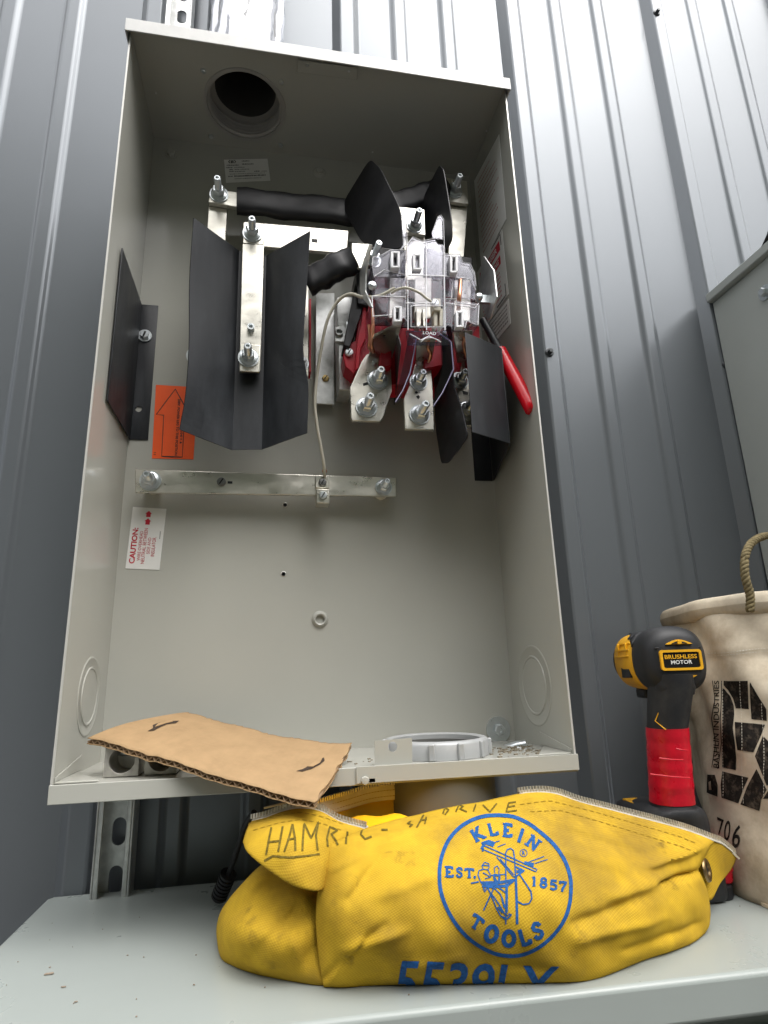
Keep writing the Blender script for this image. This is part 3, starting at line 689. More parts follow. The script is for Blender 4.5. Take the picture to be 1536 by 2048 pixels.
# back top bar, mostly sleeved
tb = plate('bus_bar', [(417, 404), (474, 414), (475, 384), (421, 378)], -.050, .007, M['tin'], bevel=.0008, label='upper tinned bar with a long black sleeve')
bolt('bolt', tb, at(438, 390, -.050), .0132, .018)
def sleeve(name, a, b, ha, hb_, ry, parent, label=None, wob=.0012):
    mb = MB(); secs = []; ax = (b - a).normalized(); up_ = Vector((0, 0, 1)); up_ = (up_ - ax * up_.dot(ax)).normalized(); dp = ax.cross(up_)
    for i in range(15):
        t = i / 14; h = ha + (hb_ - ha) * t + wob * math.sin(i * 1.7)
        secs.append((a.lerp(b, t) + dp * wob * math.sin(i * .9), up_ * h, dp * (ry + wob * .5 * math.sin(i * 1.3 + 1)), 3.4))
    mb.loft(secs, 26); return build(name, mb, M['rubber'], parent, smooth=60, label=label)
a = at(474, 402, -.049); b = at(735, 428, -.049)
sleeve('insulating_sleeve', a, b, .0205, .0215, .0085, tb)
b_ = plate('bus_bar', [(886, 402), (937, 408), (934, 362), (892, 355)], -.056, .006, M['tin'], label='bright bar end under the upper right bolt'); 
bolt('bolt', b_, at(908, 383, -.056), .0132, .018)
sleeve('insulating_sleeve', at(778, 412, -.085), at(893, 374, -.055), .0165, .0165, .008, b_)
plate('bus_bar', [(893, 585), (922, 590), (935, 414), (902, 408)], -.048, .006, M['tin'], label='bright vertical bar along the upper right of the box')
ct = plate('bus_bar', [(806, 464), (851, 470), (849, 419), (797, 413)], -.105, .006, M['tin'], label='short upright bar plate above the clear cover')
bolt('bolt', ct, at(829, 452, -.105), .0120, .018)
plate('bus_bar', [(810, 560), (846, 560), (850, 468), (808, 464)], -.098, .006, M['tin'], label='bar running down behind the clear cover')
# short sleeved link at centre left
sl_ = plate('bus_bar', [(704, 536), (731, 536), (741, 488), (704, 486)], -.112, .005, M['tin'], label='short bright bar end left of the clear cover')
sleeve('insulating_sleeve', at(612, 566, -.085), at(709, 517, -.108), .0195, .0185, .0115, sl_, wob=.0015)
bolt('bolt', sl_, at(745, 521, -.112), .0118, .020, axis=(.12, -1, .1))
plate('support_block', [(715, 606), (738, 612), (742, 538), (712, 536)], -.094, .05, M['rubber'], bevel=.001, label='dark block under the short bright bar end')
# phase barriers: rounded black sheets standing off the back
def barrier(pxs, A, B, label, th=.0016):
    p, n_ = vpl(A, B); P = [onpl(x, y, p, n_) for x, y in pxs]
    k = len(P); Q = []
    for i in range(k):                     # round the corners
        a, b, c = P[i - 1], P[i], P[(i + 1) % k]
        for t in (.0, .25, .5, .75, 1.): Q.append((b.lerp(a, .22)) * (1 - t) ** 2 + b * 2 * t * (1 - t) + (b.lerp(c, .22)) * t * t)
    mb = MB(); mb.prism(Q, n_ * th); return build('phase_barrier', mb, M['rubber'], box, bevel=.0004, smooth=30, label=label)
barrier([(684, 411), (741, 318), (764, 340), (803, 420), (808, 500), (728, 492)], at(690, 420, -.055), at(803, 430, -.150), 'broad black barrier sheet standing left of the clear cover top')
barrier([(846, 400), (880, 330), (889, 340), (905, 440), (906, 480), (886, 515), (846, 500)], at(848, 420, -.075), at(905, 440, -.155), 'narrow black barrier sheet standing right of the clear cover top')
barrier([(797, 668), (803, 690), (797, 742), (777, 932), (785, 800), (790, 690)], at(790, 700, -.06), at(799, 700, -.16), 'thin black barrier sheet seen edge on below the clear cover', .0012)
barrier([(868, 690), (905, 640), (909, 770), (925, 815), (938, 872), (918, 902), (897, 927), (884, 927), (872, 850)], at(872, 800, -.070), at(935, 850, -.150), 'black barrier sheet hanging below the clear cover')
# lever bypass base
gb = plate('mounting_bracket', [(630.5, 807), (668, 809), (669, 586), (632, 586)], -.014, .0025, M['galv'], label='galvanised bracket behind the thin white wire')
a = at(668, 809, -.014); b = at(669, 587, -.014); mb = MB(); mb.box((a.x - .002, -.0139, a.z), (a.x + .0004, -.003, b.z)); build('flange', mb, M['galv'], gb)
screwhead('brass_screw', gb, at(651, 757, -.014), .0052, M['brass'], hexa=True)
g2 = plate('mounting_bracket', [(678, 779), (703, 781), (705, 594), (674, 594)], -.052, .040, M['galv'], bevel=.001, label='deeper galvanised bracket beside the red block')
mb = MB(); p = at(681, 668, -.056); mb.box(p - Vector((.008, 0, .012)), p + Vector((.012, .006, .012))); mb.lathe([(.0035, 0), (.0055, 0), (.0055, .004), (.0035, .004)], p + Vector((-.002, 0, .001)), (0, -1, 0), 18, closed=True); build('clip', mb, M['galv'], g2, bevel=.0008)
mb = MB(); p = at(702, 648, -.080); mb.tube([p, p + Vector((0, .03, 0))], .004, 12); mb.box(p + Vector((-.006, .001, -.012)), p + Vector((.004, .006, .004))); build('clip', mb, M['zinc'], g2)
mb = MB(); mb.prism([at(x, y, -.088) for x, y in ((687, 690), (700, 694), (745, 560), (728, 545), (712, 560))], (0, .03, 0)); build('arc_plate', mb, M['rubber'], g2, bevel=.001)
rb = MB(); rb.prism([at(x, y, -.080) for x, y in ((708, 748), (720, 732), (744, 705), (750, 600), (732, 590), (717, 636), (712, 680), (692, 691), (686, 712), (691, 733))], (0, .03, 0))
red = build('bypass_block', rb, M['red'], box, bevel=.0012, label='red moulded block at the left of the clear cover')
mb = MB(); mb.prism([at(x, y, -.088) for x, y in ((710, 742), (718, 735), (722, 696), (732, 676), (733, 600), (727, 600), (724, 640), (716, 676), (713, 700))], (0, .01, 0)); build('rib', mb, M['red'], red, bevel=.001)
screwhead('screw', red, at(698, 706, -.0805), .0058)
mb = MB(); mb.box((at(745, 690, -.07).x, -.070, at(800, 770, -.07).z), (at(958, 690, -.07).x, -.030, at(800, 655, -.07).z)); build('base_bar', mb, M['red'], red, bevel=.001)
mb = MB(); mb.box((at(745, 690, -.07).x, -.070, at(800, 654, -.07).z), (at(958, 690, -.07).x, -.030, at(800, 500, -.07).z)); build('rear_block', mb, M['rubber'], red, bevel=.001)
for (xa, xb) in ((848, 886), (935, 962), (760, 784)):
    mb = MB(); mb.prism([at(x, y, -.106) for x, y in ((xa, 738), (xb, 730), (xb - 3, 652), (xa + 3, 652))], (0, .05, 0)); build('jaw_carrier', mb, M['red'], red, bevel=.001)
# lugs
def lugplate(pxs, Y, label): return plate('lug_plate', pxs, Y, .006, M['tin'], bevel=.0009, label=label)
def mark(o, pxs, Y): mb = MB(); mb.prism([at(x, y, Y - .0001) for x, y in pxs], (0, -.0003, 0)); build('slot', mb, M['inkblack'], o)
LY = -.092
l1 = lugplate([(705, 841), (760, 843), (766, 836), (784, 782), (782, 722), (748, 702), (733, 709), (724, 722), (700, 775), (702, 836)], LY, 'wide lug plate with two bolts at the left under the clear cover')
bolt('bolt', l1, at(755, 760, LY), .0142, .014); bolt('bolt', l1, at(733, 815, LY), .0142, .019)
mark(l1, ((726, 767), (735, 764), (736, 769), (727, 772)), LY)
mb = MB(); p = at(748, 727, LY); mb.tube([p, p + Vector((0, -.008, 0))], .0032, 12); build('stop_pin', mb, M['zinc'], l1)
l2 = lugplate([(810, 858), (869, 860), (866, 780), (862, 728), (831, 726), (819, 770), (808, 797)], LY - .006, 'narrow lug plate with two bolts in the centre under the clear cover')
bolt('bolt', l2, at(837, 764, LY - .006), .0122, .015); bolt('bolt', l2, at(839, 830, LY - .006), .0138, .020)
mark(l2, ((829, 784), (833, 782), (836, 785), (832, 789)), LY - .006); mark(l2, ((832, 793), (837, 790), (840, 794), (837, 799)), LY - .006)
mb = MB(); p = at(835, 733, LY - .006); mb.tube([p, p + Vector((0, -.008, 0))], .003, 12); build('stop_pin', mb, M['zinc'], l2)
l3 = lugplate([(905, 850), (965, 852), (960, 700), (925, 722), (916, 760)], LY, 'lug plate mostly hidden behind the right insulator')
bolt('bolt', l3, at(919, 762, LY), .0125, .014); bolt('bolt', l3, at(932, 822, LY), .0138, .016)
mark(l3, ((925, 781), (936, 785), (936, 790), (926, 788)), LY)
# jaw bars rising from the lugs into the clear cover
def jaw(pb, pt, Yb, Yt, label):
    mb = MB(); a = [at(x, y, Yb) for x, y in pb]; b = [at(x, y, Yt) for x, y in pt]
    mb.prism([a[0], a[1], b[1], b[0]], (0, .0045, .001)); return build('jaw_bar', mb, M['tin'], box, bevel=.0006, label=label)
jaw(((737, 712), (782, 724)), ((748, 668), (806, 640)), LY, -.146, 'tinned bar rising from the left lug into the clear cover')
jaw(((832, 728), (862, 730)), ((834, 680), (872, 676)), LY - .006, -.140, 'tinned bar rising from the centre lug into the clear cover')
jaw(((916, 724), (945, 726)), ((906, 664), (945, 660)), LY, -.146, 'tinned bar rising from the right lug into the clear cover')
for (xa, ya) in ((778, 575), (828, 575), (907, 580)):
    plate('jaw_bar', [(xa, ya + 62), (xa + 34, ya + 62), (xa + 36, ya - 20), (xa + 2, ya - 20)], -.124, .01, M['tin'], bevel=.001, label='tinned jaw inside the clear cover')
def strip(pts, name='copper_strip', r=.0022):
    mb = MB(); mb.tube(spline([at(*p) for p in pts], 5), r, 8); build(name, mb, M['copper'], box, smooth=60)
strip([(738, 650, -.135), (740, 675, -.132), (738, 692, -.125), (742, 702, -.11)])
strip([(745, 618, -.138), (746, 660, -.136), (743, 690, -.13), (747, 704, -.118)])
strip([(930, 668, -.135), (928, 690, -.133), (931, 708, -.125), (934, 716, -.115)])
strip([(858, 676, -.137), (856, 695, -.132), (861, 708, -.125), (857, 724, -.115)])
strip([(921, 560, -.135), (919, 590, -.14), (917, 620, -.135)], r=.003)
# red lever handle
mb = MB(); path = spline([at(1000, 702, -.109), at(1012, 724, -.115), at(1038, 771, -.129), at(1064, 820, -.142)], 5); n_ = len(path)
dv = (path[-1] - path[-2]).normalized()
path += [path[-1] + dv * .0022, path[-1] + dv * .0036]; rs = [.0088] * n_ + [.0070, .0025]
mb.tube(path, rs, 22); build('lever_grip', mb, M['redgrip'], box, smooth=60, label='red grip of the bypass lever by the right wall')
mb = MB(); mb.tube([at(966, 640, -.092), at(1000, 702, -.109)], .0052, 12); build('lever_rod', mb, M['fibre'], box)
# yoke plates either side of the cover
mb = MB(); p, n_ = vpl(at(722, 560, -.105), at(745, 614, -.165))
A = [(741, 488), (727, 530), (722, 545), (722, 582), (730, 600), (744, 616), (747, 614), (733, 582), (734, 545), (745, 490)]
mb.prism([onpl(x, y, p, n_) for x, y in A], n_ * .002)
build('yoke_plate', mb, M['galv'], box, bevel=.0004, label='thin bent metal plate at the left of the clear cover')
mb = MB(); A_ = at(964, 590, -.105); B_ = at(996, 570, -.160); p, n_ = vpl(A_, B_)
mb.prism([onpl(x, y, p, n_) for x, y in ((970, 512), (990, 541), (996, 594), (984, 636), (977, 640), (960, 590), (965, 530))], n_ * .002)
build('yoke_plate', mb, M['galv'], box, bevel=.0005, label='bent metal plate at the right of the clear cover')
mb = MB(); a = at(958, 596, -.135); mb.box(a + Vector((-.004, 0, -.006)), a + Vector((.022, .004, .006))); mb.lathe([(.0055, 0), (.0055, .004), (.003, .006)], a, (-.3, -1, .2), 8); build('yoke_screw', mb, M['zinc'], box, bevel=.0005)
mb = MB(); a = at(743, 574, -.150); mb.lathe([(.006, 0), (.006, .004), (.0035, .0065)], a, (.2, -1, .2), 8); build('yoke_screw', mb, M['zinc'], box, bevel=.0005)
# white wire
mb = MB(); mb.tube(spline([at(*q_) for q_ in ((790, 576, -.150), (758, 592, -.140), (725, 594, -.12), (700, 588, -.11), (676, 602, -.10), (655, 640, -.09), (642, 700, -.075), (633, 760, -.062), (630, 810, -.058), (634, 850, -.055), (642, 895, -.05), (648, 930, -.045), (649, 953, -.036))], 6), .0021, 10)
build('white_wire', mb, M['wire'], box, smooth=60, label='thin white wire curving down to the neutral bar')
mb = MB(); p = at(649, 946, -.038); mb.lathe([(.0015, 0), (.0032, .001), (.0032, .004), (.0015, .006)], p, (0, -.3, .9), 10); build('ferrule', mb, M['copper'], box)
mb = MB(); mb.tube(spline([at(*q_) for q_ in ((783, 586, -.152), (797, 578, -.162), (815, 576, -.166), (838, 585, -.166), (852, 596, -.162), (862, 603, -.158))], 6), .0017, 10)
build('white_wire', mb, M['wire'], box, smooth=60, label='short white wire to the screw in the clear cover')
mb = MB(); mb.box((at(866, 620, -.148).x, -.150, at(870, 622, -.148).z), (at(880, 600, -.148).x, -.135, at(870, 598, -.148).z)); tc_ = build('terminal', mb, M['ivory'], box, bevel=.0008)
screwhead('screw', tc_, at(870, 607, -.150), .0048)
for (xa, xb) in ((833, 842), (846, 851), (868, 875), (879, 886)):
    plate('jaw_spring', [(xa, 652), (xb, 652), (xb, 617), (xa, 617)], -.146, .012, M['ivory'] if xa > 860 else M['tin'], bevel=.0006)

# clear cover
CY, TH = -.158, .0016
cov = thing  # (parts below hang on one mesh)
def cplate(mb, pxs, Y, d): mb.prism([at(x, y, Y) for x, y in pxs], d)
mb = MB()
cen = [(816, 662), (886, 664), (886, 489), (818, 486)]
# face of the centre shell with a window: four strips
def strips(mb, outer, inner, Y):
    o = [at(x, y, Y) for x, y in outer]; i_ = [at(x, y, Y) for x, y in inner]
    for a in range(4): b = (a + 1) % 4; mb.prism([o[a], o[b], i_[b], i_[a]], (0, TH, 0))
strips(mb, [(812, 660), (893, 660), (888, 488), (815, 486)], [(822, 654), (888, 654), (886, 612), (822, 612)], CY)
c0 = build('clear_cover', mb, M['clear'], box, label='clear moulded cover over the meter jaws')
def shell(name, pxs, Y, depth, close=True):
    """open backed clear shell: face plus side walls"""
    P = [at(x, y, Y) for x, y in pxs]; mb = MB(); mb.prism(P, (0, TH, 0)); c = sum(P, Vector()) / len(P)
    for a in range(len(P)):
        b = (a + 1) % len(P); inn = (c - (P[a] + P[b]) / 2); inn.y = 0; inn = inn.normalized() * TH
        mb.prism([P[a] + Vector((0, TH + .0001, 0)), P[b] + Vector((0, TH + .0001, 0)), P[b] + Vector((0, depth, 0)), P[a] + Vector((0, depth, 0))], inn)
    return build(name, mb, M['clear'], c0)
shell('centre_top', [(816, 550), (888, 552), (888, 505), (870, 478), (845, 482), (826, 474), (815, 488)], CY - .002, .05)
shell('left_arm', [(748, 553), (812, 550), (812, 500), (780, 500), (764, 510), (746, 514), (744, 530)], CY + .016, .05)
shell('left_arm', [(746, 638), (786, 634), (812, 640), (812, 596), (744, 592)], CY + .008, .05)
shell('left_arm', [(750, 590), (812, 590), (812, 556), (750, 556)], CY + .030, .02)
shell('right_arm', [(890, 552), (944, 560), (952, 580), (949, 545), (940, 527), (925, 524), (920, 508), (890, 508)], CY + .014, .05)
shell('right_arm', [(890, 650), (930, 656), (934, 642), (956, 652), (958, 606), (892, 598)], CY + .006, .05)
shell('right_arm', [(892, 592), (952, 598), (950, 564), (892, 556)], CY + .030, .02)
mb = MB()
for pts in ([(802, 470), (813, 474), (813, 428), (808, 420), (803, 432)], [(866, 474), (887, 478), (886, 436), (882, 430), (876, 434), (864, 466)]):
    mb = MB(); cplate(mb, pts, CY + .012, (0, TH, 0)); build('guide_horn', mb, M['clear'], c0)
mb = MB(); cplate(mb, [(800, 500), (815, 488), (813, 474), (803, 474)], CY + .012, (0, TH, 0))
build('guide_web', mb, M['clear'], c0)
mb = MB()
for pts in ([(818, 668), (832, 676), (818, 760), (795, 805), (790, 800), (806, 730)], [(880, 668), (902, 684), (906, 740), (880, 790), (866, 812), (866, 800), (884, 740)]):
    P = [at(x, y, CY + .004 + .0006 * (y - 668) / 10) for x, y in pts]; mb.prism(P, (.0004, TH * 1.3, 0))
strips(mb, [(815, 690), (900, 690), (893, 662), (812, 662)], [(838, 684), (876, 684), (872, 676), (842, 676)], CY - .0035)
build('load_skirt', mb, M['skirt'], c0)
for pts in ([(833, 676), (828, 705), (820, 745), (806, 780), (791, 804)], [(902, 684), (907, 738), (885, 785), (867, 812)], [(818, 668), (833, 676)], [(880, 668), (902, 684)]):
    mb = MB(); mb.tube([at(x, y, CY + .004 + .0006 * (y - 668) / 10) for x, y in pts], .0008, 6); build('skirt_edge', mb, M['skirtedge'], c0, smooth=60)
# white rods painted as edge glints, and slot bosses
def rim(pts, Y, r=.0006, closed=False):
    P = [at(x, y, Y) for x, y in pts]; mb = MB(); mb.tube(P + ([P[0]] if closed else []), r, 6); return mb
EDGES = [([(815, 488), (826, 474), (845, 482), (870, 477), (888, 478), (889, 505), (888, 552)], CY - .003), ([(816, 550), (888, 552)], CY - .003), ([(852, 484), (853, 660)], CY - .003),
         ([(815, 488), (816, 660)], CY - .003), ([(888, 505), (890, 660)], CY - .003), ([(812, 606), (868, 606)], CY - .003), ([(822, 612), (886, 612), (888, 654), (822, 654), (822, 612)], CY - .003),
         ([(744, 530), (746, 514), (764, 510), (780, 500), (812, 500)], CY + .015), ([(748, 553), (768, 540), (812, 550)], CY + .015), ([(744, 592), (812, 594)], CY + .007), ([(746, 632), (786, 630), (790, 640), (808, 634), (814, 642)], CY + .007),
         ([(744, 592), (746, 634)], CY + .007), ([(890, 508), (920, 508), (925, 524), (940, 527), (949, 545), (952, 572)], CY + .013), ([(890, 552), (938, 558), (952, 580)], CY + .013), ([(892, 598), (912, 598), (914, 606), (950, 610)], CY + .005),
         ([(892, 606), (950, 616), (958, 606)], CY + .005), ([(930, 656), (934, 642), (956, 650), (958, 610)], CY + .005), ([(820, 668), (842, 680), (858, 672), (882, 684)], CY - .005), ([(842, 684), (850, 677), (864, 675), (878, 681)], CY - .006),
         ([(803, 474), (803, 432), (808, 420), (813, 428), (814, 488)], CY + .011), ([(864, 466), (876, 434), (882, 430), (887, 438), (888, 480)], CY + .011), 
         ([(800, 500), (815, 486)], CY + .011), ([(800, 560), (800, 592)], CY + .02), ([(905, 560), (903, 596)], CY + .02)]
mb = MB()
for e, Y in EDGES:
    t_ = rim(e, Y); o_ = len(mb.v); mb.v += t_.v; mb.f += [tuple(i + o_ for i in f) for f in t_.f]; mb.m += t_.m
build('edge_glint', mb, M['rim'], c0, smooth=60)
for (x0, y0, x1, y1, Y) in ((782, 502, 800, 535, CY + .008), (826, 507, 844, 539, CY - .006), (900, 510, 916, 545, CY + .007), (787, 612, 804, 643, CY), (912, 622, 928, 654, CY)):
    o = [(x0, y1), (x1, y1), (x1, y0), (x0, y0)]; i_ = [(x0 + 5, y1 - 4), (x1 - 5, y1 - 4), (x1 - 5, y0 + 4), (x0 + 5, y0 + 4)]
    mb = MB(); P = [at(*q_, Y) for q_ in o]; Q = [at(*q_, Y) for q_ in i_]
    for a in range(4): b = (a + 1) % 4; mb.prism([P[a], P[b], Q[b], Q[a]], (0, .009, 0))
    sb_ = build('slot_boss', mb, M['boss'], c0, bevel=.0006)
    mb = MB(); mb.prism([q_ + Vector((0, .0088, 0)) for q_ in Q], (0, .001, 0)); build('slot_shade', mb, M['rubber'], c0)  # black sheet closing the slot, painted shade of the opening
d = D2(); d.text('LINE', 0, [(838, 496), (864, 498), (864, 489), (838, 487)]); d.text('LOAD', 0, [(846, 668), (872, 670), (872, 664), (846, 662)])
d.build('raised_lettering', lambda x, y: at(x, y, CY - .0048), M['rim'], c0)

# ================================================================== conduits
cd = thing('conduit', (HUB.x, HUB.y, BH), 'pale conduit in clear plastic wrap rising from the top of the meter box', 'conduit')
mb = MB(); mb.lathe([(.0440, .0310), (.0458, .0310), (.0458, .88), (.0440, .88)], HUB, (0, 0, 1), 40, closed=True); mb.lathe([(.0458, .9), (.0458, .895)], HUB, (0, 0, 1), 40); build('bore', mb, mat('shaded bore', (.07, .068, .062), .8), cd)  # near-black liner and cap put the shade inside the pipe into colour
mb = MB(); mb.lathe([(.0495, .0305), (.0495, .9), (.0460, .9), (.0460, .0305)], HUB, (0, 0, 1), 48, closed=True); build('pipe', mb, mat('conduit grey metal', (.24, .245, .25), .38, .25, var=.04), cd)
mb = MB(); rows = []
for j in range(34):
    t = j / 33; r = []
    for i in range(72):
        a = 2 * math.pi * i / 72
        rad = .0525 + .020 * max(0, 1 - t * 6) ** 1.5 + .0022 * math.sin(a * 7 + t * 9) + .0018 * math.sin(a * 13 - t * 21) + .0012 * math.sin(a * 23 + t * 40)
        r.append(HUB + Vector((rad * math.cos(a), rad * math.sin(a), .0105 + .8 * t ** 1.6)))
    rows.append(r + [r[0]])
mb.grid(rows); build('plastic_wrap', mb, M['film'], cd, smooth=60)
mb = MB(); mb.lathe([(.074, .0086), (.0745, .012), (.064, .028), (.0585, .050), (.0578, .050), (.0632, .028), (.0736, .012), (.0732, .0086)], HUB, (0, 0, 1), 48, closed=True); build('clear_cone', mb, M['film'], cd, smooth=60)
p = HUB + Vector((-.008, -.0705, .022)); mb = MB(); mb.lathe([(.0125, -.003), (.0125, .002), (.0105, .0034), (1e-6, .0036)], p, Vector((-.1, -1, .45)), 28); build('moulded_disc', mb, M['film'], cd)
pc = thing('pvc_conduit', (RING.x, RING.y, -.127), 'olive grey conduit stub between the box floor and the lower cabinet', 'conduit')
mb = MB(); mb.lathe([(.0472, -.140), (.0480, -.140), (.0480, .012), (.0440, .012), (.0440, -.139)], RING, (0, 0, 1), 48, closed=True); build('pipe', mb, M['pvc'], pc, smooth=40)
mb = MB(); mb.lathe([(.0482, -.060), (.0610, -.060), (.0620, -.056), (.0620, -.004), (.0605, -.0025), (.0482, -.0025)], RING, (0, 0, 1), 48, closed=True); build('coupling', mb, M['pvc'], pc, smooth=40)

# ================================================================== lower cabinet (its lid is the work surface)
SZ = -.127
lc = thing('utility_cabinet', (.55, -.13, -1.2), 'grey green utility cabinet whose flat lid carries the yellow bag', 'cabinet')
mb = MB()
poly = [(-.0500, -.292), (-.0475, .020), (-.042, .0275), (1.30, .0275), (1.30, -.3375)]
h = .030
mb.prism([(x, y, SZ) for x, y in poly], (0, 0, -.002))
P = [Vector((x, y, SZ - .002)) for x, y in poly]
lid = build('lid', MB().prism([(x, y, SZ) for x, y in poly], (0, 0, -h)), M['cab'], lc, bevel=.004, seg=3)
mb = MB(); mb.prism([(-.03, -.262, SZ - h), (-.03, .026, SZ - h), (1.28, .026, SZ - h), (1.28, -.306, SZ - h)], (0, 0, -(1.2 + SZ - h)))
build('body', mb, M['cab'], lc, bevel=.002)
for x in (.1, .62):
    mb = MB(); mb.box((x, -.268 - .034 * (x + .05) / 1.33 - .018, -1.12), (x + .5, -.268 - .034 * (x + .05) / 1.33, SZ - h - .02)); build('door', mb, M['cab'], lc, bevel=.002)
# specks lying on the lid
dk = MB()
for (px, py, r) in ((97, 1948, .0036), (100, 1935, .0009), (127, 1974, .0018), (152, 2004, .0012), (388, 1970, .001), (818, 1990, .0008)):
    p = atz(px, py, SZ + .0006); s_ = [(r * random.uniform(.5, 1) * math.cos(a) * 1.3, r * random.uniform(.3, .7) * math.sin(a)) for a in [2 * math.pi * i / 8 for i in range(8)]]
    dk.prism([p + Vector((x, y, 0)) for x, y in s_], (0, 0, .0006))
for _ in range(70):
    p = Vector((random.uniform(-.03, .9), random.uniform(-.29, -.02), SZ + .0005)); r = random.uniform(.0003, .0009)
    dk.prism([p + Vector((r * math.cos(a) * random.uniform(.6, 1.3), r * math.sin(a), 0)) for a in (0, 1.3, 2.5, 3.8, 5.1)], (0, 0, .0004))
build('dirt_specks', dk, mat('brown grit', (.27, .22, .17), .95), lc, kind='stuff', smooth=0)

# ================================================================== cabinet on the wall at the right
rc = thing('wall_cabinet', (1.15, -.2, .1), 'grey green wall cabinet with drip edge lid behind the canvas bucket', 'cabinet')
RXX = .962; ztop = at(1421, 607, .030).z
CAB2 = mat('lifted grey green enamel', (.43, .455, .435), .3, 0, .5, var=.03, vscale=7, bump=.05, bscale=500, bdist=.0005)  # lighter than the lower cabinet's paint, offsetting weak light on this side
mb = MB(); mb.box((RXX, -.42, .10), (1.40, .029, ztop)); build('body', mb, CAB2, rc, bevel=.0025)
mb = MB(); mb.box((RXX - .010, -.432, ztop + .0002), (1.41, .0305, ztop + .0165)); build('lid', mb, CAB2, rc, bevel=.002)
p = atx(1531, 585, RXX); mb = MB(); mb.lathe([(.003, 0), (.0125, 0), (.0125, .0018), (.003, .0018)], p, (-1, 0, 0), 24, closed=True); mb.lathe([(.0075, .0018), (.0075, .0075), (.006, .0088), (.003, .0088)], p, (-1, 0, 0), 6, ph=.3); build('bolt', mb, M['zinc'], rc, smooth=30)
p = atx(1528, 492, RXX - .010); mb = MB(); mb.prism([p + Vector((0, .012, -.002)), p + Vector((0, -.03, .022)), p + Vector((0, -.03, .032)), p + Vector((0, .004, .004))], (.014, 0, 0)); mb.tube([p + Vector((.004, -.010, .010)), p + Vector((.004, -.022, .026)), p + Vector((.004, -.045, .032))], .005, 10); build('hasp', mb, M['rubber'], rc, bevel=.001)

# ================================================================== cardboard
cbp = [(175, 1477, -.128), (630, 1606, -.238), (705, 1488, -.118), (372, 1426, -.030)]
K = [at(*q_) for q_ in cbp]
cb = thing('cardboard_piece', ((K[0] + K[1] + K[2] + K[3]) / 4)[:], 'brown corrugated cardboard piece with two torn slits lying across the box lip', 'cardboard')
def cbs(u, v):                             # u along the long edge, v front to back
    p = bil(K, u, v); p = p + Vector((0, 0, .008 * (4 * v * (1 - v)) * (1 - u) * .6 + .0036 * math.sin(math.pi * u) * (1 - 2 * u) - .0055 * math.sin(math.pi * u) * v + .0006 * math.sin(u * 19 + v * 7) + .00006 * math.sin(2 * math.pi * 34 * u) - .0008 * math.exp(-((u - .30) / .02) ** 2) * (1 - v)))
    e_ = .0011 * math.sin(u * 91 + 2 * math.sin(u * 37)) * (max(0, v - .85) / .15) - .0007 * math.sin(u * 70) * max(0, .1 - v) / .1
    p = p + (K[3] - K[0]).normalized() * e_ + (K[1] - K[0]).normalized() * (.0012 * math.sin(v * 23 + 2 * math.sin(v * 9)) * max(0, u - .93) / .07)
    return p
NU, NVV = 340, 24; th = .0052
def edgejit(i, j): return 0
mb = MB(); mb.grid([[cbs(i / NU, j / NVV) for i in range(NU + 1)] for j in range(NVV + 1)])
lt = build('top_liner', mb, M['card'], cb, smooth=60)
so = lt.modifiers.new('s', 'SOLIDIFY'); so.thickness = .0005; so.offset = -1
dn = -((K[1] - K[0]).cross(K[3] - K[0])).normalized()
if dn.z > 0: dn = -dn
mb = MB(); mb.grid([[cbs(i / NU, j / NVV) + dn * th for i in range(NU + 1)] for j in range(NVV + 1)])
lb = build('bottom_liner', mb, M['card'], cb, smooth=60)
so = lb.modifiers.new('s', 'SOLIDIFY'); so.thickness = .0005; so.offset = -1
mb = MB(); nf = 34; ns = nf * 8
mb.grid([[cbs(i / ns, v) + dn * (th / 2 + .46 * (th - .001) * math.sin(2 * math.pi * nf * i / ns + .9 * math.sin(i * .031) + .6 * math.sin(i * .083))) for i in range(ns + 1)] for v in (.004, .5, .996)])
fl2 = build('fluting', mb, M['cardedge'], cb, smooth=60)
so = fl2.modifiers.new('s', 'SOLIDIFY'); so.thickness = .0004; so.offset = 0
bvhc = BVHTree.FromPolygons([cbs(i / NU, j / NVV) for j in range(NVV + 1) for i in range(NU + 1)], [(j * (NU + 1) + i, j * (NU + 1) + i + 1, (j + 1) * (NU + 1) + i + 1, (j + 1) * (NU + 1) + i) for j in range(NVV) for i in range(NU)])
def proj(bvh, off):
    def fn(x, y):
        d = ray(x, y).normalized(); h, n_, i, t = bvh.ray_cast(CP, d)
        if h is None: return None
        if n_.dot(d) > 0: n_ = -n_
        return h + n_ * off
    return fn
# torn slits: dark gap with the lifted tongue of paper beside it
GAP = mat('torn gap', (.045, .028, .018), .9)
for pts, tong in (([(295, 1464), (306, 1458), (305, 1452), (318, 1447), (345, 1444), (358, 1443), (352, 1448), (334, 1450), (314, 1459), (308, 1463)], [(310, 1456), (316, 1452), (338, 1446), (345, 1446), (332, 1449)]),
            ([(592, 1544), (606, 1540), (620, 1532), (634, 1521), (648, 1517), (649, 1523), (640, 1531), (622, 1540), (604, 1545)], [(616, 1536), (634, 1525), (645, 1521), (640, 1528), (626, 1536)])):
    D2().poly(pts).build('torn_slit', proj(bvhc, .0011), GAP, cb)
    pp = [proj(bvhc, .0013)(x, y) for x, y in tong]; mb = MB(); mb.prism([p + (Vector((0, 0, .0014)) if i in (1, 2) else Vector()) for i, p in enumerate(pp)], (0, 0, .0004)); build('torn_tongue', mb, M['card'], cb, smooth=0)

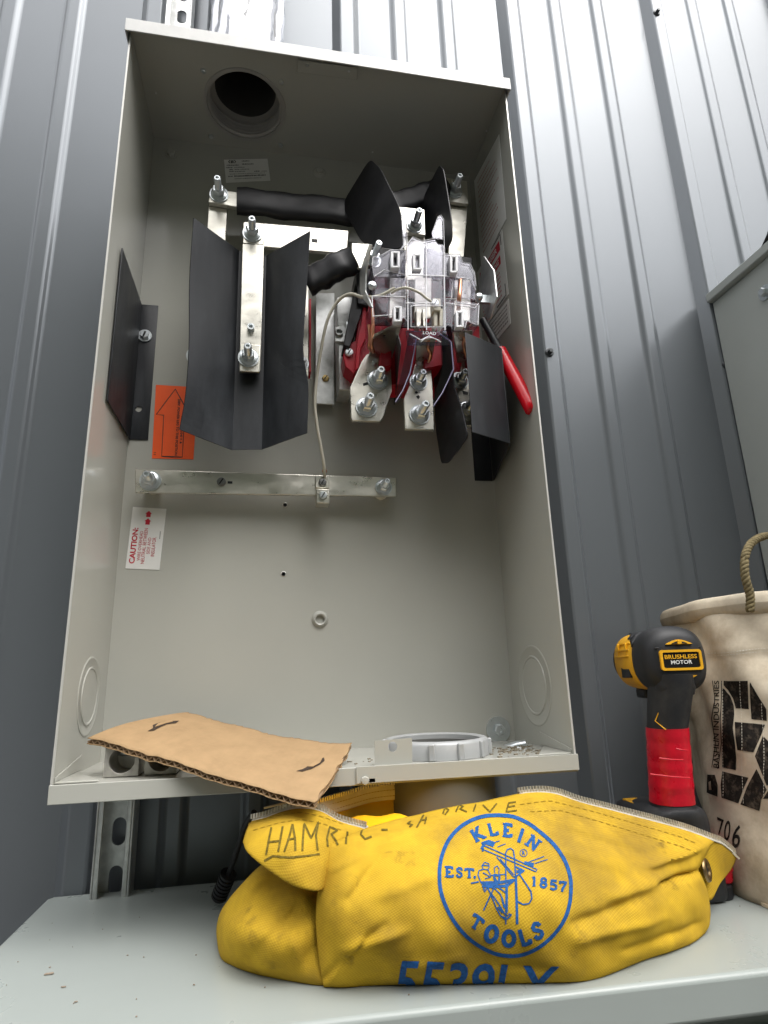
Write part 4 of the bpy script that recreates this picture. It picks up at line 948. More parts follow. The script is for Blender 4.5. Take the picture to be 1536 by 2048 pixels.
# ================================================================== yellow canvas bag
bag = thing('zipper_bag', (.39, -.2, SZ), 'yellow canvas zipper tool bag with a round blue lineman emblem, slumped on the cabinet lid', 'tool bag')
BZ = SZ + .0008
def Pc(t): return at(*t)
Mc = [
 [(648, 1972, 0), (640, 1927, -.257), (633, 1840, -.258), (638, 1775, -.254), (659, 1697, -.243), (672, 1683, -.233)],
 [(690, 1973, 0), (684, 1915, -.276), (682, 1840, -.281), (686, 1770, -.273), (700, 1691, -.250), (705, 1668, -.226)],
 [(750, 1969, 0), (745, 1905, -.284), (745, 1838, -.287), (745, 1765, -.277), (752, 1685, -.250), (740, 1656, -.217)],
 [(860, 1967, 0), (858, 1905, -.294), (858, 1830, -.298), (860, 1750, -.286), (867, 1655, -.250), (862, 1623, -.212)],
 [(960, 1965, 0), (960, 1900, -.299), (960, 1820, -.303), (960, 1730, -.289), (962, 1640, -.250), (958, 1606, -.212)],
 [(1080, 1964, 0), (1085, 1900, -.304), (1085, 1815, -.306), (1085, 1725, -.289), (1083, 1630, -.250), (1081, 1584, -.213)],
 [(1185, 1957, 0), (1197, 1895, -.300), (1197, 1820, -.298), (1192, 1740, -.280), (1186, 1662, -.250), (1170, 1607, -.213)],
 [(1286, 1919, 0), (1302, 1868, -.284), (1308, 1815, -.281), (1302, 1752, -.265), (1293, 1695, -.244), (1280, 1635, -.213)],
 [(1372, 1890, 0), (1386, 1850, -.260), (1392, 1802, -.255), (1382, 1752, -.244), (1372, 1704, -.232), (1365, 1658, -.209)],
 [(1404, 1868, 0), (1418, 1830, -.238), (1412, 1786, -.233), (1400, 1738, -.225), (1414, 1700, -.218), (1425, 1680, -.205)],
 [(1396, 1862, 0), (1404, 1828, -.205), (1400, 1788, -.196), (1394, 1742, -.192), (1405, 1704, -.190), (1420, 1682, -.196)]]
cols = []
for c in Mc:
    p0 = atz(c[0][0], c[0][1], BZ); w_ = [p0] + [Pc(t) for t in c[1:]]
    under = Vector((p0.x, p0.y + .03, BZ)); cols.append([under] + w_)
FOLD = [((1300, 1728), (1405, 1690), 11, .0065), ((1325, 1768), (1400, 1742), 9, -.0075), ((1230, 1790), (1340, 1752), 13, .0045), ((1150, 1850), (1290, 1795), 15, -.0042), ((1160, 1880), (1330, 1835), 13, .0032), ((700, 1800), (765, 1712), 15, -.0042), ((690, 1900), (810, 1862), 13, .0034),
        ((648, 1960), (765, 1850), 10, -.0042), ((655, 1965), (720, 1880), 8, .003), ((1250, 1900), (1395, 1850), 10, -.004), ((760, 1790), (890, 1740), 18, .003), ((1100, 1655), (1300, 1716), 11, -.0034), ((760, 1690), (900, 1645), 9, .003), ((980, 1925), (1120, 1942), 10, -.0022), ((1120, 1700), (1240, 1735), 12, .0026), ((660, 1740), (720, 1712), 7, .003), ((800, 1935), (930, 1915), 10, .002)]
def topx(p):
    q_ = p - CP; return 768 + F * q_.dot(RX) / q_.dot(RF), 1024 + F * q_.dot(RD) / q_.dot(RF)
def wrinkle(p, amp=1.0, folds=FOLD):
    x, y = topx(p); d = 0
    for (ax, ay), (bx, by), w, a in folds:
        t = max(0, min(1, ((x - ax) * (bx - ax) + (y - ay) * (by - ay)) / ((bx - ax) ** 2 + (by - ay) ** 2)))
        e = math.hypot(x - ax - t * (bx - ax), y - ay - t * (by - ay)); d += a * (.75 * math.exp(-(e / w) ** 2) + .3 * math.exp(-(e / (w * .5)) ** 2)) * math.sin(math.pi * min(1, .25 + t * .6))
    d += .0009 * math.sin(p.x * 62 + p.z * 40) + .0008 * math.sin(p.x * 110 - p.z * 95 + 1.3) + .0005 * math.sin(p.x * 190 + p.z * 170)
    return Vector((0, -d * amp, 0))
def clothmesh(rows, amp=1.0, pin0=True, scale=1.0):
    out = []
    for j, r in enumerate(rows):
        k = 1 if (not pin0 or j > 18) else max(0, (j - 12) / 6)
        out.append([p + wrinkle(p, amp * k) for p in r])
    return out
bagv, bagf, baguv = [], [], []
def addpatch(rows, mb):
    o = len(mb.v); mb.grid(rows); nr, nc = len(rows), len(rows[0])
    v_ = [0.0]
    for j in range(1, nr): v_.append(v_[-1] + (rows[j][nc // 2] - rows[j - 1][nc // 2]).length)
    for j in range(nr):
        u_ = 0
        for i in range(nc):
            if i: u_ += (rows[j][i] - rows[j][i - 1]).length
            mb.uv[o + j * nc + i] = (rows[j][i].x * 1.05, v_[j])
mbB = MB()
front = clothmesh(surf(cols, 14, 12)); addpatch(front, mbB)
Lc = [
 [(462, 1888, -.130), (456, 1868, -.115), (460, 1835, -.110), (472, 1806, -.105), (492, 1786, -.105)],
 [(443, 1905, -.160), (434, 1867, -.158), (440, 1830, -.155), (460, 1797, -.150), (492, 1764, -.140)],
 [(468, 1931, -.196), (462, 1872, -.222), (472, 1815, -.205), (498, 1768, -.200), (530, 1728, -.165)],
 [(520, 1948, -.218), (518, 1880, -.250), (528, 1820, -.236), (548, 1772, -.212), (575, 1742, -.185)],
 [(585, 1961, -.236), (585, 1892, -.256), (590, 1835, -.247), (600, 1785, -.238), (615, 1752, -.195)],
 [(640, 1969, -.244), (630, 1900, -.253), (630, 1840, -.250), (640, 1785, -.234), (650, 1755, -.195)],
 [(672, 1966, -.236), (668, 1900, -.243), (668, 1840, -.240), (672, 1785, -.226), (678, 1755, -.185)]]
cols = []
for i, c in enumerate(Lc):
    p0 = atz(c[0][0], c[0][1], BZ) if i else Vector((.170, -.105, BZ)); w_ = [p0] + [Pc(t) for t in c[1:]]
    cols.append([p0 + Vector((.006, .03, 0))] + w_ + [w_[-1] + Vector((.01, .05, -.01))])
LF = [((455, 1840), (540, 1760), 7, -.003), ((480, 1935), (560, 1850), 8, -.0035), ((610, 1950), (575, 1850), 7, .003), ((600, 1800), (560, 1870), 8, -.003), ((445, 1880), (520, 1890), 7, .002), ((470, 1870), (560, 1800), 18, -.004), ((520, 1930), (600, 1880), 18, .003), ((560, 1850), (630, 1830), 20, -.004), ((480, 1800), (540, 1750), 12, .002), ((600, 1940), (640, 1880), 16, -.004)]
def clL(rows): return [[p + wrinkle(p, .7 * min(1, max(0, (j - 6) / 6)), LF) for p in r] for j, r in enumerate(rows)]
left = clL(surf(cols, 8, 7)); addpatch(left, mbB)
Uc = [
 [(487, 1684, -.214), (490, 1672, -.211), (496, 1656, -.203), (504, 1643, -.192)],
 [(499, 1706, -.236), (510, 1685, -.232), (520, 1660, -.221), (532, 1636, -.198)],
 [(546, 1743, -.258), (555, 1705, -.253), (566, 1660, -.235), (586, 1618, -.203)],
 [(590, 1769, -.272), (598, 1720, -.266), (610, 1665, -.241), (636, 1621, -.203)],
 [(634, 1778, -.270), (641, 1730, -.259), (654, 1675, -.240), (680, 1643, -.206)],
 [(658, 1768, -.248), (668, 1725, -.242), (692, 1680, -.226), (722, 1655, -.203)],
 [(690, 1752, -.230), (702, 1715, -.224), (725, 1685, -.212), (748, 1664, -.196)]]
cols = []
for c in Uc:
    w_ = [Pc(t) for t in c]; cols.append([w_[0] + Vector((.004, .022, .010)), w_[0] + Vector((.001, .008, .001))] + w_)
flap = [[p + wrinkle(p, .6, [((560, 1740), (650, 1700), 14, -.003), ((520, 1700), (600, 1690), 12, .0015)]) for p in r] for r in surf(cols, 8, 7)]; addpatch(flap, mbB)
# right end tab behind the fold
Tc = [[(1400, 1790, -.215), (1396, 1745, -.213), (1405, 1705, -.210), (1420, 1680, -.205)],
      [(1421, 1800, -.213), (1425, 1755, -.206), (1432, 1715, -.203), (1440, 1685, -.200)],
      [(1437, 1770, -.204), (1448, 1745, -.198), (1455, 1720, -.196), (1460, 1700, -.195)],
      [(1446, 1757, -.198), (1460, 1740, -.194), (1468, 1726, -.192), (1473, 1712, -.192)]]
endt = surf([[Pc(t) for t in c] for c in Tc], 6, 6); addpatch(endt, mbB)
# back of the bag, with the opening's far lip
Kc = [[(612, 1640, -.150), (618, 1620, -.150), (625, 1609, -.150)], [(690, 1660, -.132), (692, 1615, -.132), (690, 1590, -.132)], [(755, 1660, -.125), (755, 1605, -.125), (752, 1573, -.125)],
      [(822, 1660, -.125), (822, 1603, -.125), (822, 1570, -.125)], [(885, 1660, -.132), (884, 1622, -.132), (882, 1592, -.132)], [(950, 1650, -.155), (948, 1630, -.155), (946, 1613, -.155)]]
KW = [[Pc(t) for t in c] for c in Kc]
lip = surf(KW, 8, 6); addpatch(lip, mbB)
backrows = [[Vector((c[0].x, c[0].y + dy, max(BZ, c[0].z - dz))) for c in KW] for dy, dz in ((0, 0), (.012, .03), (.012, .07), (0, .2))]
addpatch(surf([[backrows[j][i] for j in range(4)] for i in range(len(KW))], 6, 4), mbB)
tops = front[-1][4 * 14 - 6:]
br = []
for dy, dz in ((0.0005, 0), (.025, .012), (.055, .04), (.065, .075), (.05, .3)): br.append([Vector((p.x, p.y + dy * (1 - .55 * (i / len(tops)) ** 2), max(BZ, p.z - dz))) for i, p in enumerate(tops)])
addpatch(br, mbB)
body = build('bag_body', mbB, M['canvas'], bag, smooth=60, recalc=False, uv=mbB.uv)
so = body.modifiers.new('thick', 'SOLIDIFY'); so.thickness = .0013; so.offset = 0
bvb = BVHTree.FromPolygons([tuple(p) for p in mbB.v], mbB.f)
mb = MB(); n_ = 10
inner = surf([[Pc(t) for t in c] for c in ([(660, 1655, -.195), (655, 1640, -.17), (650, 1636, -.140)], [(735, 1668, -.200), (740, 1640, -.175), (745, 1640, -.135)], [(800, 1655, -.195), (800, 1632, -.17), (800, 1650, -.130)], [(865, 1645, -.195), (870, 1632, -.175), (880, 1650, -.135)], [(935, 1630, -.19), (940, 1625, -.175), (945, 1640, -.160)])], 6, 5)
inner = [[p + Vector((0, 0, .003 * math.sin(p.x * 90) + .002 * math.sin(p.x * 160 + 1))) for p in r] for r in inner]
mb.grid(inner); il = build('lining', mb, M['lining'], bag, smooth=60); so = il.modifiers.new('t', 'SOLIDIFY'); so.thickness = .001
PB = proj(bvb, .0011); PB2 = proj(bvb, .0014)
# zipper tapes and teeth
def tape(edge, wd, up_, name='zipper_tape', below=0.0):
    E_ = edge; mb = MB(); rows = []
    for t in (-below, 0, .5, 1): rows.append([p + up_ * wd * t + Vector((0, -.0009 if t <= 0 else 0, 0)) for p in E_])
    mb.grid(rows); o = build(name, mb, M['tape'], bag, smooth=60); so = o.modifiers.new('t', 'SOLIDIFY'); so.thickness = .0009; so.offset = 0
    return rows[-1]
def resample(E_, step):
    out = [E_[0]]; acc = 0
    for a, b in zip(E_, E_[1:]):
        L_ = (b - a).length
        while acc + L_ >= step:
            t = (step - acc) / L_; a = a.lerp(b, t); out.append(a); L_ = (b - a).length; acc = 0
        acc += L_
    return out
tm = MB()
def teeth(E_, up_, step=.0028):
    Q = resample(E_, step)
    for i, p in enumerate(Q[:-1]):
        t = (Q[i + 1] - p).normalized(); w_ = t.cross(up_).normalized()
        tm.obox(p + up_ * .0008, t * .0008, w_ * .0017, up_ * .0019)
eR = front[-1][5 * 14 - 5:9 * 14 + 1] + [p for p in endt[-1][6:]]
upz = Vector((.04, .18, 1)).normalized()
z1_ = tape(eR, .0030, upz, below=.25); teeth(z1_, upz)
eU = flap[-1][:6 * 8 - 3]; z2_ = tape(eU, .0030, upz, below=.25); teeth(z2_, upz)
eK = lip[-1]; rows = [lip[-1], lip[-1]]
mb = MB(); kr = surf([[at(x, y + 30, Y - .0016), at(x, y + 14, Y - .0022), at(x, y - 1, Y - .0016)] for x, y, Y in [c[2] for c in Kc]], 8, 4); mb.grid(kr); o = build('zipper_tape', mb, M['tape'], bag, smooth=60); so = o.modifiers.new('t', 'SOLIDIFY'); so.thickness = .0008
for f in (2, 5):
    mb = MB(); Q = resample(kr[f], .0032)
    for i in range(0, len(Q) - 1): mb.obox((Q[i] + Q[i + 1]) / 2 + Vector((0, -.0007, 0)), (Q[i + 1] - Q[i]) * .36, (0, .0002, 0), (0, 0, .0003))
    build('stitching', mb, M['thread'], bag, smooth=0, kind='stuff')
teeth([p + Vector((0, 0, .0006)) for p in kr[-1]], Vector((0, 0, 1)))
build('zipper_teeth', tm, M['teeth'], bag, smooth=0, kind='stuff')
mb = MB()
for (a, b) in (((525, 1627, -.190), (604, 1603, -.196)), ((528, 1616, -.186), (596, 1600, -.192))):
    A_, B_ = at(*a), at(*b); mb.tube([A_, B_], .0010, 6)
A_, B_ = at(578, 1612, -.195), at(603, 1603, -.197); mb.obox((A_ + B_) / 2, (B_ - A_) / 2, Vector((0, .004, .001)), Vector((0, 0, .003)))
build('zipper_pull', mb, M['teeth'], bag, smooth=30)
mb = MB(); A_, B_ = at(1462, 1702, -.194), at(1478, 1717, -.194); mb.tube([A_, B_], .0011, 6); build('zipper_stop', mb, M['teeth'], bag)
# grommet in the end tab
g = at(1414, 1740, -.2165); ga = Vector((.62, -.75, .12)).normalized(); mb = MB()
mb.lathe([(.0052, -.0006), (.0056, .0010), (.0076, .0018), (.0098, .0010), (.0104, -.0006), (.0076, -.0012)], g, ga, 30, closed=True); gr = build('grommet', mb, M['oldbrass'], bag, smooth=50)
mb = MB(); mb.lathe([(.0056, 0), (1e-6, 0.0001)], g - ga * .0004, ga, 24); build('grommet_hole', mb, M['rubber'], gr)
# stitching lines under the zipper
d = D2()
def dashes(path, L_=9, gap=5, w=1.5):
    P = [Vector(p) for p in path]; Q = []
    for a, b in zip(P, P[1:]):
        n_ = max(1, int((b - a).length)); Q += [a.lerp(b, k / n_) for k in range(n_)]
    i = 0
    while i + L_ < len(Q): d.line([Q[i], Q[i + L_]], w, step=4); i += L_ + gap
dashes([(1040, 1611), (1100, 1603), (1180, 1623), (1280, 1651), (1360, 1675), (1402, 1693)]); dashes([(1060, 1625), (1120, 1622), (1200, 1645), (1290, 1672), (1360, 1694), (1395, 1708)])
dashes([(512, 1645), (560, 1632), (600, 1627), (640, 1634), (690, 1652)]); dashes([(508, 1662), (560, 1647), (600, 1641), (640, 1648), (690, 1665)])
d.build('stitching', PB, M['thread'], bag, 6)['kind'] = 'stuff'
# hand lettering in marker
d = D2(); cx_ = lambda x, y: (480 + x * .2083, 1590 + y * .2083)
for st_ in ([(305, 320), (280, 450), (258, 578)], [(412, 310), (372, 550)], [(285, 460), (380, 450)], [(505, 290), (470, 430), (430, 552)], [(505, 290), (530, 430), (532, 545)], [(455, 440), (530, 425)],
            [(595, 545), (605, 400), (615, 285), (680, 425), (750, 270), (725, 400), (740, 535)], [(835, 500), (830, 420), (860, 315), (930, 350), (870, 385), (945, 490)], [(1025, 360), (1020, 480)],
            [(1175, 340), (1160, 390), (1200, 435), (1265, 410)], [(1360, 345), (1420, 345)], [(240, 635), (320, 590), (480, 605), (640, 590), (760, 572)]):
    d.line([cx_(*p) for p in st_], 4.0, step=3)
for st_ in ([(815, 1650), (822, 1644), (818, 1650), (826, 1652), (819, 1656)], [(834, 1657), (848, 1632)], [(846, 1634), (842, 1643), (854, 1641)], [(853, 1636), (850, 1650)],
            [(886, 1630), (890, 1618), (898, 1622), (890, 1632)], [(912, 1626), (918, 1612), (927, 1615), (920, 1620), (934, 1626)], [(947, 1625), (952, 1611)], [(966, 1612), (980, 1626), (994, 1609)], [(1032, 1606), (1018, 1608), (1012, 1626), (1034, 1623)], [(1016, 1616), (1030, 1614)]):
    d.line(st_, 3.0, step=3)
d.build('marker_lettering', PB, M['marker'], bag, 5)
# round emblem
ex = lambda x, y: (860 + x * .1953, 1610 + y * .1953)
SM = mat('grime smudge', (.16, .115, .045), .95, 0, .05, alpha=.0)
_n = SM.node_tree; _P = _n.nodes['Principled BSDF']; _t = _n.nodes.new('ShaderNodeTexCoord'); _z = _n.nodes.new('ShaderNodeTexNoise'); _z.inputs['Scale'].default_value = 66; _z.inputs['Detail'].default_value = 7; _z.inputs['Roughness'].default_value = .7
_r = _n.nodes.new('ShaderNodeMapRange'); _r.inputs['From Min'].default_value = .54; _r.inputs['From Max'].default_value = .78; _r.inputs['To Max'].default_value = .5
_n.links.new(_t.outputs['Object'], _z.inputs['Vector']); _n.links.new(_z.outputs['Fac'], _r.inputs['Value']); _n.links.new(_r.outputs[0], _P.inputs['Alpha'])
d = D2()
for x, y, rx_, ry_ in ((1175, 1860, 70, 26), (1245, 1800, 60, 16), (1330, 1700, 34, 16), (700, 1800, 40, 50), (520, 1850, 60, 46), (560, 1930, 60, 20), (600, 1870, 30, 50), (820, 1930, 80, 20), (720, 1900, 50, 40), (1100, 1905, 60, 18), (1360, 1770, 40, 12), (1000, 1660, 60, 14), (800, 1720, 50, 18)):
    d.dot((x, y), rx_, 18, ry_)
d.build('grime_smudges', proj(bvb, .00095), SM, bag, 8, label=None)['kind'] = 'stuff'
d = D2(); pts = []
RINGP = [(690, 115), (850, 130), (1000, 195), (1130, 290), (1270, 420), (1370, 570), (1425, 730), (1435, 880), (1415, 1040), (1350, 1200), (1250, 1330), (1120, 1440), (980, 1510), (850, 1535), (700, 1520), (550, 1460), (400, 1360), (270, 1220), (170, 1050), (110, 880), (95, 720), (120, 540), (190, 370), (300, 245), (430, 165), (560, 125)]
pr = spline([Vector((*p, 0)) for p in RINGP + [RINGP[0]]], 6)
d.line([ex(p.x, p.y) for p in pr[:-1]], 7.4, closed=True, step=4)
def letter(ch, quad, w=.20, slab=True):
    """slab letters from strokes in a 0..1 box, mapped to a quad bl, br, tr, tl"""
    q_ = [Vector((*ex(*p), 0)) for p in quad]; h = ((q_[3] - q_[0]).length + (q_[2] - q_[1]).length) / 2; W_ = h * w
    G = {'K': [[(.2, 0), (.2, 1)], [(.85, .95), (.3, .42)], [(.42, .5), (.9, .05)]], 'L': [[(.25, 0), (.25, 1)], [(.25, .06), (.9, .06), (.9, .28)]], 'E': [[(.25, 0), (.25, 1)], [(.25, .07), (.88, .07), (.88, .25)], [(.25, .93), (.85, .93), (.85, .75)], [(.25, .5), (.65, .5)]],
         'I': [[(.5, 0), (.5, 1)]], 'N': [[(.18, 0), (.18, 1), (.8, 0), (.8, 1)]], 'T': [[(.5, 0), (.5, .95)], [(.08, .72), (.08, .93), (.92, .93), (.92, .72)]],
         'O': [[(.5 + .36 * math.cos(a), .5 + .42 * math.sin(a)) for a in [2 * math.pi * k / 20 for k in range(21)]]],
         'S': [[(.85, .72), (.72, .9), (.45, .95), (.2, .8), (.25, .62), (.5, .52), (.78, .38), (.8, .2), (.55, .05), (.28, .1), (.14, .28)]],
         '1': [[(.5, 0), (.5, .95), (.25, .8)]], '8': [[(.5 + .26 * math.cos(a), .74 + .2 * math.sin(a)) for a in [2 * math.pi * k / 14 for k in range(15)]], [(.5 + .32 * math.cos(a), .27 + .22 * math.sin(a)) for a in [2 * math.pi * k / 14 for k in range(15)]]],
         '5': [[(.85, .92), (.3, .92), (.22, .52), (.5, .6), (.8, .45), (.8, .2), (.5, .05), (.15, .15)]], '7': [[(.12, .72), (.12, .92), (.85, .92), (.45, .3), (.4, 0)]], '.': [[(.4, .04), (.5, .04)]]}
    SR = {'K': [(.2, 0), (.2, 1), (.85, .97), (.88, .02)], 'L': [(.25, 0), (.25, 1)], 'E': [(.2, 0), (.2, 1)], 'I': [(.5, 0), (.5, 1)], 'N': [(.16, 0), (.16, 1), (.82, 1)], 'T': [(.5, 0)], '1': [(.5, 0)]}
    for st_ in G[ch]: d.line([bil(q_, u, v) for u, v in st_], W_, step=3)
    if slab:
        for (u, v) in SR.get(ch, []):
            y_ = .05 if v < .5 else .95; d.line([bil(q_, u - .2, y_), bil(q_, u + .2, y_)], W_ * .55, step=3)
for ch, qd in (('K', [(470, 395), (575, 345), (490, 225), (405, 280)]), ('L', [(610, 330), (705, 315), (665, 190), (580, 205)]), ('E', [(740, 335), (840, 340), (845, 205), (745, 195)]), ('I', [(870, 375), (940, 405), (985, 265), (915, 240)]), ('N', [(965, 410), (1075, 485), (1145, 385), (1040, 310)]),
               ('T', [(395, 1215), (490, 1295), (560, 1180), (450, 1100)]), ('O', [(535, 1395), (690, 1405), (715, 1230), (570, 1215)]), ('O', [(725, 1445), (880, 1445), (885, 1275), (735, 1270)]), ('L', [(935, 1440), (1040, 1405), (985, 1245), (890, 1280)]), ('S', [(1065, 1385), (1175, 1335), (1120, 1180), (1015, 1225)]),
               ('E', [(150, 745), (245, 745), (240, 640), (150, 635)]), ('S', [(262, 745), (342, 750), (342, 650), (262, 645)]), ('T', [(355, 750), (450, 755), (450, 660), (355, 655)]), ('.', [(440, 770), (480, 770), (480, 700), (440, 700)]),
               ('1', [(1020, 835), (1100, 840), (1105, 740), (1025, 735)]), ('8', [(1110, 850), (1200, 855), (1205, 755), (1115, 745)]), ('5', [(1210, 870), (1300, 880), (1305, 775), (1215, 765)]), ('7', [(1310, 885), (1395, 895), (1400, 790), (1315, 780)])):
    letter(ch, qd, .24 if ch not in 'O' else .27)
def ln(pts, w): d.line([ex(*p) for p in pts], w, step=3)
for pts, w in (([(775, 1190), (772, 500), (790, 465), (825, 455), (850, 475), (862, 560), (880, 900), (890, 1215)], 2.6), ([(875, 740), (890, 1215)], 5.0), ([(780, 840), (780, 1100)], 5.0), ([(540, 420), (1090, 665), (1080, 690), (520, 455), (540, 420)], 2.2), ([(545, 395), (540, 485)], 4),
               ([(530, 410), (600, 385), (660, 410)], 7), ([(560, 395), (650, 430)], 5), ([(640, 400), (710, 378)], 1.8), ([(690, 440), (770, 408)], 1.8), ([(600, 375), (620, 395)], 3.5), ([(960, 600), (1060, 620)], 7), ([(1010, 590), (1165, 535)], 1.8), ([(1070, 605), (1200, 565)], 1.8), ([(870, 640), (960, 680), (870, 740)], 3.4), ([(880, 690), (940, 680)], 6),
               ([(680, 540), (850, 740), (870, 735)], 2.2), ([(715, 560), (855, 720)], 2), ([(560, 595), (600, 610), (605, 640), (590, 670), (545, 665), (530, 630), (560, 595)], 2), ([(540, 625), (605, 630)], 2.4), ([(545, 665), (500, 680), (490, 720), (520, 800)], 2.2), ([(590, 670), (620, 730), (650, 720), (680, 780)], 2), ([(540, 700), (620, 745), (560, 760)], 2), ([(660, 700), (655, 650), (685, 630), (705, 660), (700, 720)], 2), ([(650, 720), (710, 730), (700, 790), (660, 780), (650, 720)], 4.5), ([(700, 720), (770, 715)], 2),
               ([(420, 805), (500, 790)], 2.8), ([(520, 800), (700, 800), (860, 770), (780, 830), (640, 840), (530, 830)], 5.5), ([(540, 800), (690, 830)], 6), ([(545, 850), (560, 890), (580, 850)], 3), ([(650, 850), (600, 960), (545, 1075)], 2.8), ([(590, 850), (640, 960), (680, 1060), (720, 1130), (775, 1170)], 2.4), ([(650, 850), (720, 920), (770, 1060)], 2.4), ([(620, 900), (700, 1010), (760, 1110), (800, 1130)], 2.4), ([(690, 840), (770, 900)], 2.8), ([(730, 950), (760, 1050)], 4), ([(690, 1040), (745, 1100)], 4), ([(720, 1130), (790, 1160), (830, 1120), (800, 1110)], 3), ([(770, 1150), (775, 1215)], 2.4),
               ([(915, 720), (970, 800), (1030, 890), (1040, 960), (1010, 1010), (950, 1020), (895, 990)], 2.8)):
    ln(pts, w)
d.dot(ex(458, 745), 2.8); ln([(955 + 37 * math.cos(a), 500 + 37 * math.sin(a)) for a in [2 * math.pi * k / 20 for k in range(21)]], 1.4)
d.text('R', .03, [ex(940, 520), ex(972, 520), ex(972, 480), ex(940, 480)])
d.build('emblem_print', PB, M['inkblue'], bag, 6)
d = D2()
def big(ch, q_): d.text(ch, .035, q_)
d.text('5539LX', .015, [(783, 2005), (1105, 2010), (1120, 1930), (800, 1918)])
d.build('number_print', PB, M['inkblue'], bag, 6)

# ================================================================== black cord end by the bag
ce = thing('black_cord', at(445, 1790, -.06)[:], 'black cord with a ribbed plug end beside the left end of the yellow bag', 'cord')
mb = MB(); mb.tube(spline([at(508, 1625, -.150), at(492, 1648, -.13), at(478, 1690, -.105), at(466, 1725, -.085), at(458, 1748, -.075)], 6), .0030, 10); build('cord', mb, M['rubber'], ce, smooth=60)
A_, B_ = at(457, 1748, -.075), at(437, 1796, -.060); ax = (B_ - A_).normalized(); mb = MB(); prof = []; h = 0; L_ = (B_ - A_).length
for i in range(7): prof += [(.0085, h), (.0085, h + L_ / 7 * .55), (.0070, h + L_ / 7 * .6), (.0070, h + L_ / 7 * .95)]; h += L_ / 7
mb.lathe(prof, A_, ax, 20); build('ribbed_end', mb, M['rubber'], ce, smooth=25)

# ================================================================== impact driver
HC = at(1358, 1318, -.205)                 # centre of the rear cap
ax = Vector((.13, 1, .0)).normalized(); rt = Vector((1, -.13, 0)).normalized(); uz = Vector((0, 0, 1))
HB = at(1345, 1640, -.178)
dr = thing('impact_driver', (HB.x, HB.y, SZ), 'black and yellow cordless impact driver with red taped handle standing behind the bag', 'power tool')
k_ = 1.0
def hs_(s, a, b, e=2.4, dz=0): return (HC + ax * s + uz * dz, rt * a, uz * b, e)
mb = MB(); mb.loft([hs_(-.0035, .010, .010, 3.0), hs_(-.003, .022, .022, 3.0), hs_(.000, .0275, .0285, 2.8), hs_(.006, .0325, .0335, 2.6), hs_(.014, .0345, .0355, 2.5), hs_(.030, .0345, .0355, 2.4), hs_(.036, .0340, .0345, 2.4), hs_(.040, .0325, .033, 2.4)], 48)
build('motor_housing', mb, M['toolblack'], dr, smooth=50)
mb = MB(); mb.loft([hs_(.038, .0328, .0312), hs_(.040, .0345, .0328), hs_(.062, .0345, .0328), hs_(.084, .0335, .0318), hs_(.092, .0300, .029)], 48); build('gear_case', mb, M['yellow'], dr, smooth=50)
mb = MB(); mb.loft([hs_(.091, .0305, .0295, 2.2), hs_(.096, .0300, .029, 2.1), hs_(.110, .0230, .0225, 2), hs_(.118, .0160, .016, 2), hs_(.121, .0110, .011, 2)], 40); build('nose', mb, M['toolblack'], dr, smooth=50)
mb = MB(); c_ = HC + ax * .119; mb.lathe([(.0105, 0), (.0115, .004), (.0115, .019), (.0095, .022), (.006, .023)], c_, ax, 24); build('chuck', mb, M['rubber'], dr, smooth=40)
# side ribs, vents and badge on the yellow case
L2 = -rt
for (s, z, ls, lz) in ((.060, .012, .016, .0012), (.060, .005, .016, .0010), (.060, .019, .016, .0012), (.050, .012, .0012, .008), (.070, .012, .0012, .008)):
    mb = MB(); mb.obox(HC + ax * s + uz * z - rt * (.0345 * (1 - abs(z / .033) ** 2.4) ** (1 / 2.4)), ax * ls, rt * .0012, uz * lz); build('case_rib', mb, M['yellow'], dr, bevel=.0005)
mb = MB(); mb.obox(HC + ax * .058 - uz * .012 - rt * .0322, ax * .011, rt * .0016, uz * .0065); build('badge', mb, M['toolblack'], dr, bevel=.001)
for s in (.044, .054):
    mb = MB(); mb.obox(HC + ax * s + uz * .0255 - rt * .0235, ax * .003, (rt * .6 + uz * .6) * .004, (uz - rt) * .0016); build('vent', mb, M['rubber'], dr, bevel=.0008)
# black top saddle sweeping over the yellow case
mb = MB(); rows = []
for s, a0, a1 in ((.036, 35, 158), (.048, 45, 140), (.060, 60, 122), (.075, 70, 110), (.088, 78, 102)):
    rows.append([HC + ax * s + rt * math.copysign(abs(math.cos(R_(a))) ** (2 / 2.4), math.cos(R_(a))) * .0355 + uz * (abs(math.sin(R_(a))) ** (2 / 2.4)) * .0338 for a in [a0 + (a1 - a0) * i / 14 for i in range(15)]])
mb.grid(rows); o = build('top_saddle', mb, M['toolblack'], dr, smooth=50); so = o.modifiers.new('t', 'SOLIDIFY'); so.thickness = .0014
# rear cap furniture
def rr_(cx_, cz_, w, h, r, n_=6): return [(cx_ + sx * (w - r) + r * math.cos(a), cz_ + sz * (h - r) + r * math.sin(a)) for sx, sz, a0 in ((1, 1, 0), (-1, 1, 90), (-1, -1, 180), (1, -1, 270)) for a in [R_(a0 + 90 * k / n_) for k in range(n_ + 1)]]
yb = -.0052
def cap(p): return HC + rt * p[0] + uz * p[1] + ax * yb
o_ = rr_(0, -.001, .0225, .0105, .003); i_ = rr_(0, -.001, .0198, .0080, .002)
mb = MB(); n_ = len(o_)
for a in range(n_): b = (a + 1) % n_; mb.prism([cap(o_[a]), cap(o_[b]), cap(i_[b]), cap(i_[a])], ax * .006)
fr_ = build('label_frame', mb, M['yellow'], dr, smooth=0)
mb = MB(); mb.prism([cap(p) + ax * .0012 for p in i_], ax * .006); pl_ = build('label_plate', mb, mat('glossy black label', (.01, .01, .01), .25), dr)
lm = lambda x, y: HC + rt * x + uz * y + ax * (yb + .0009)
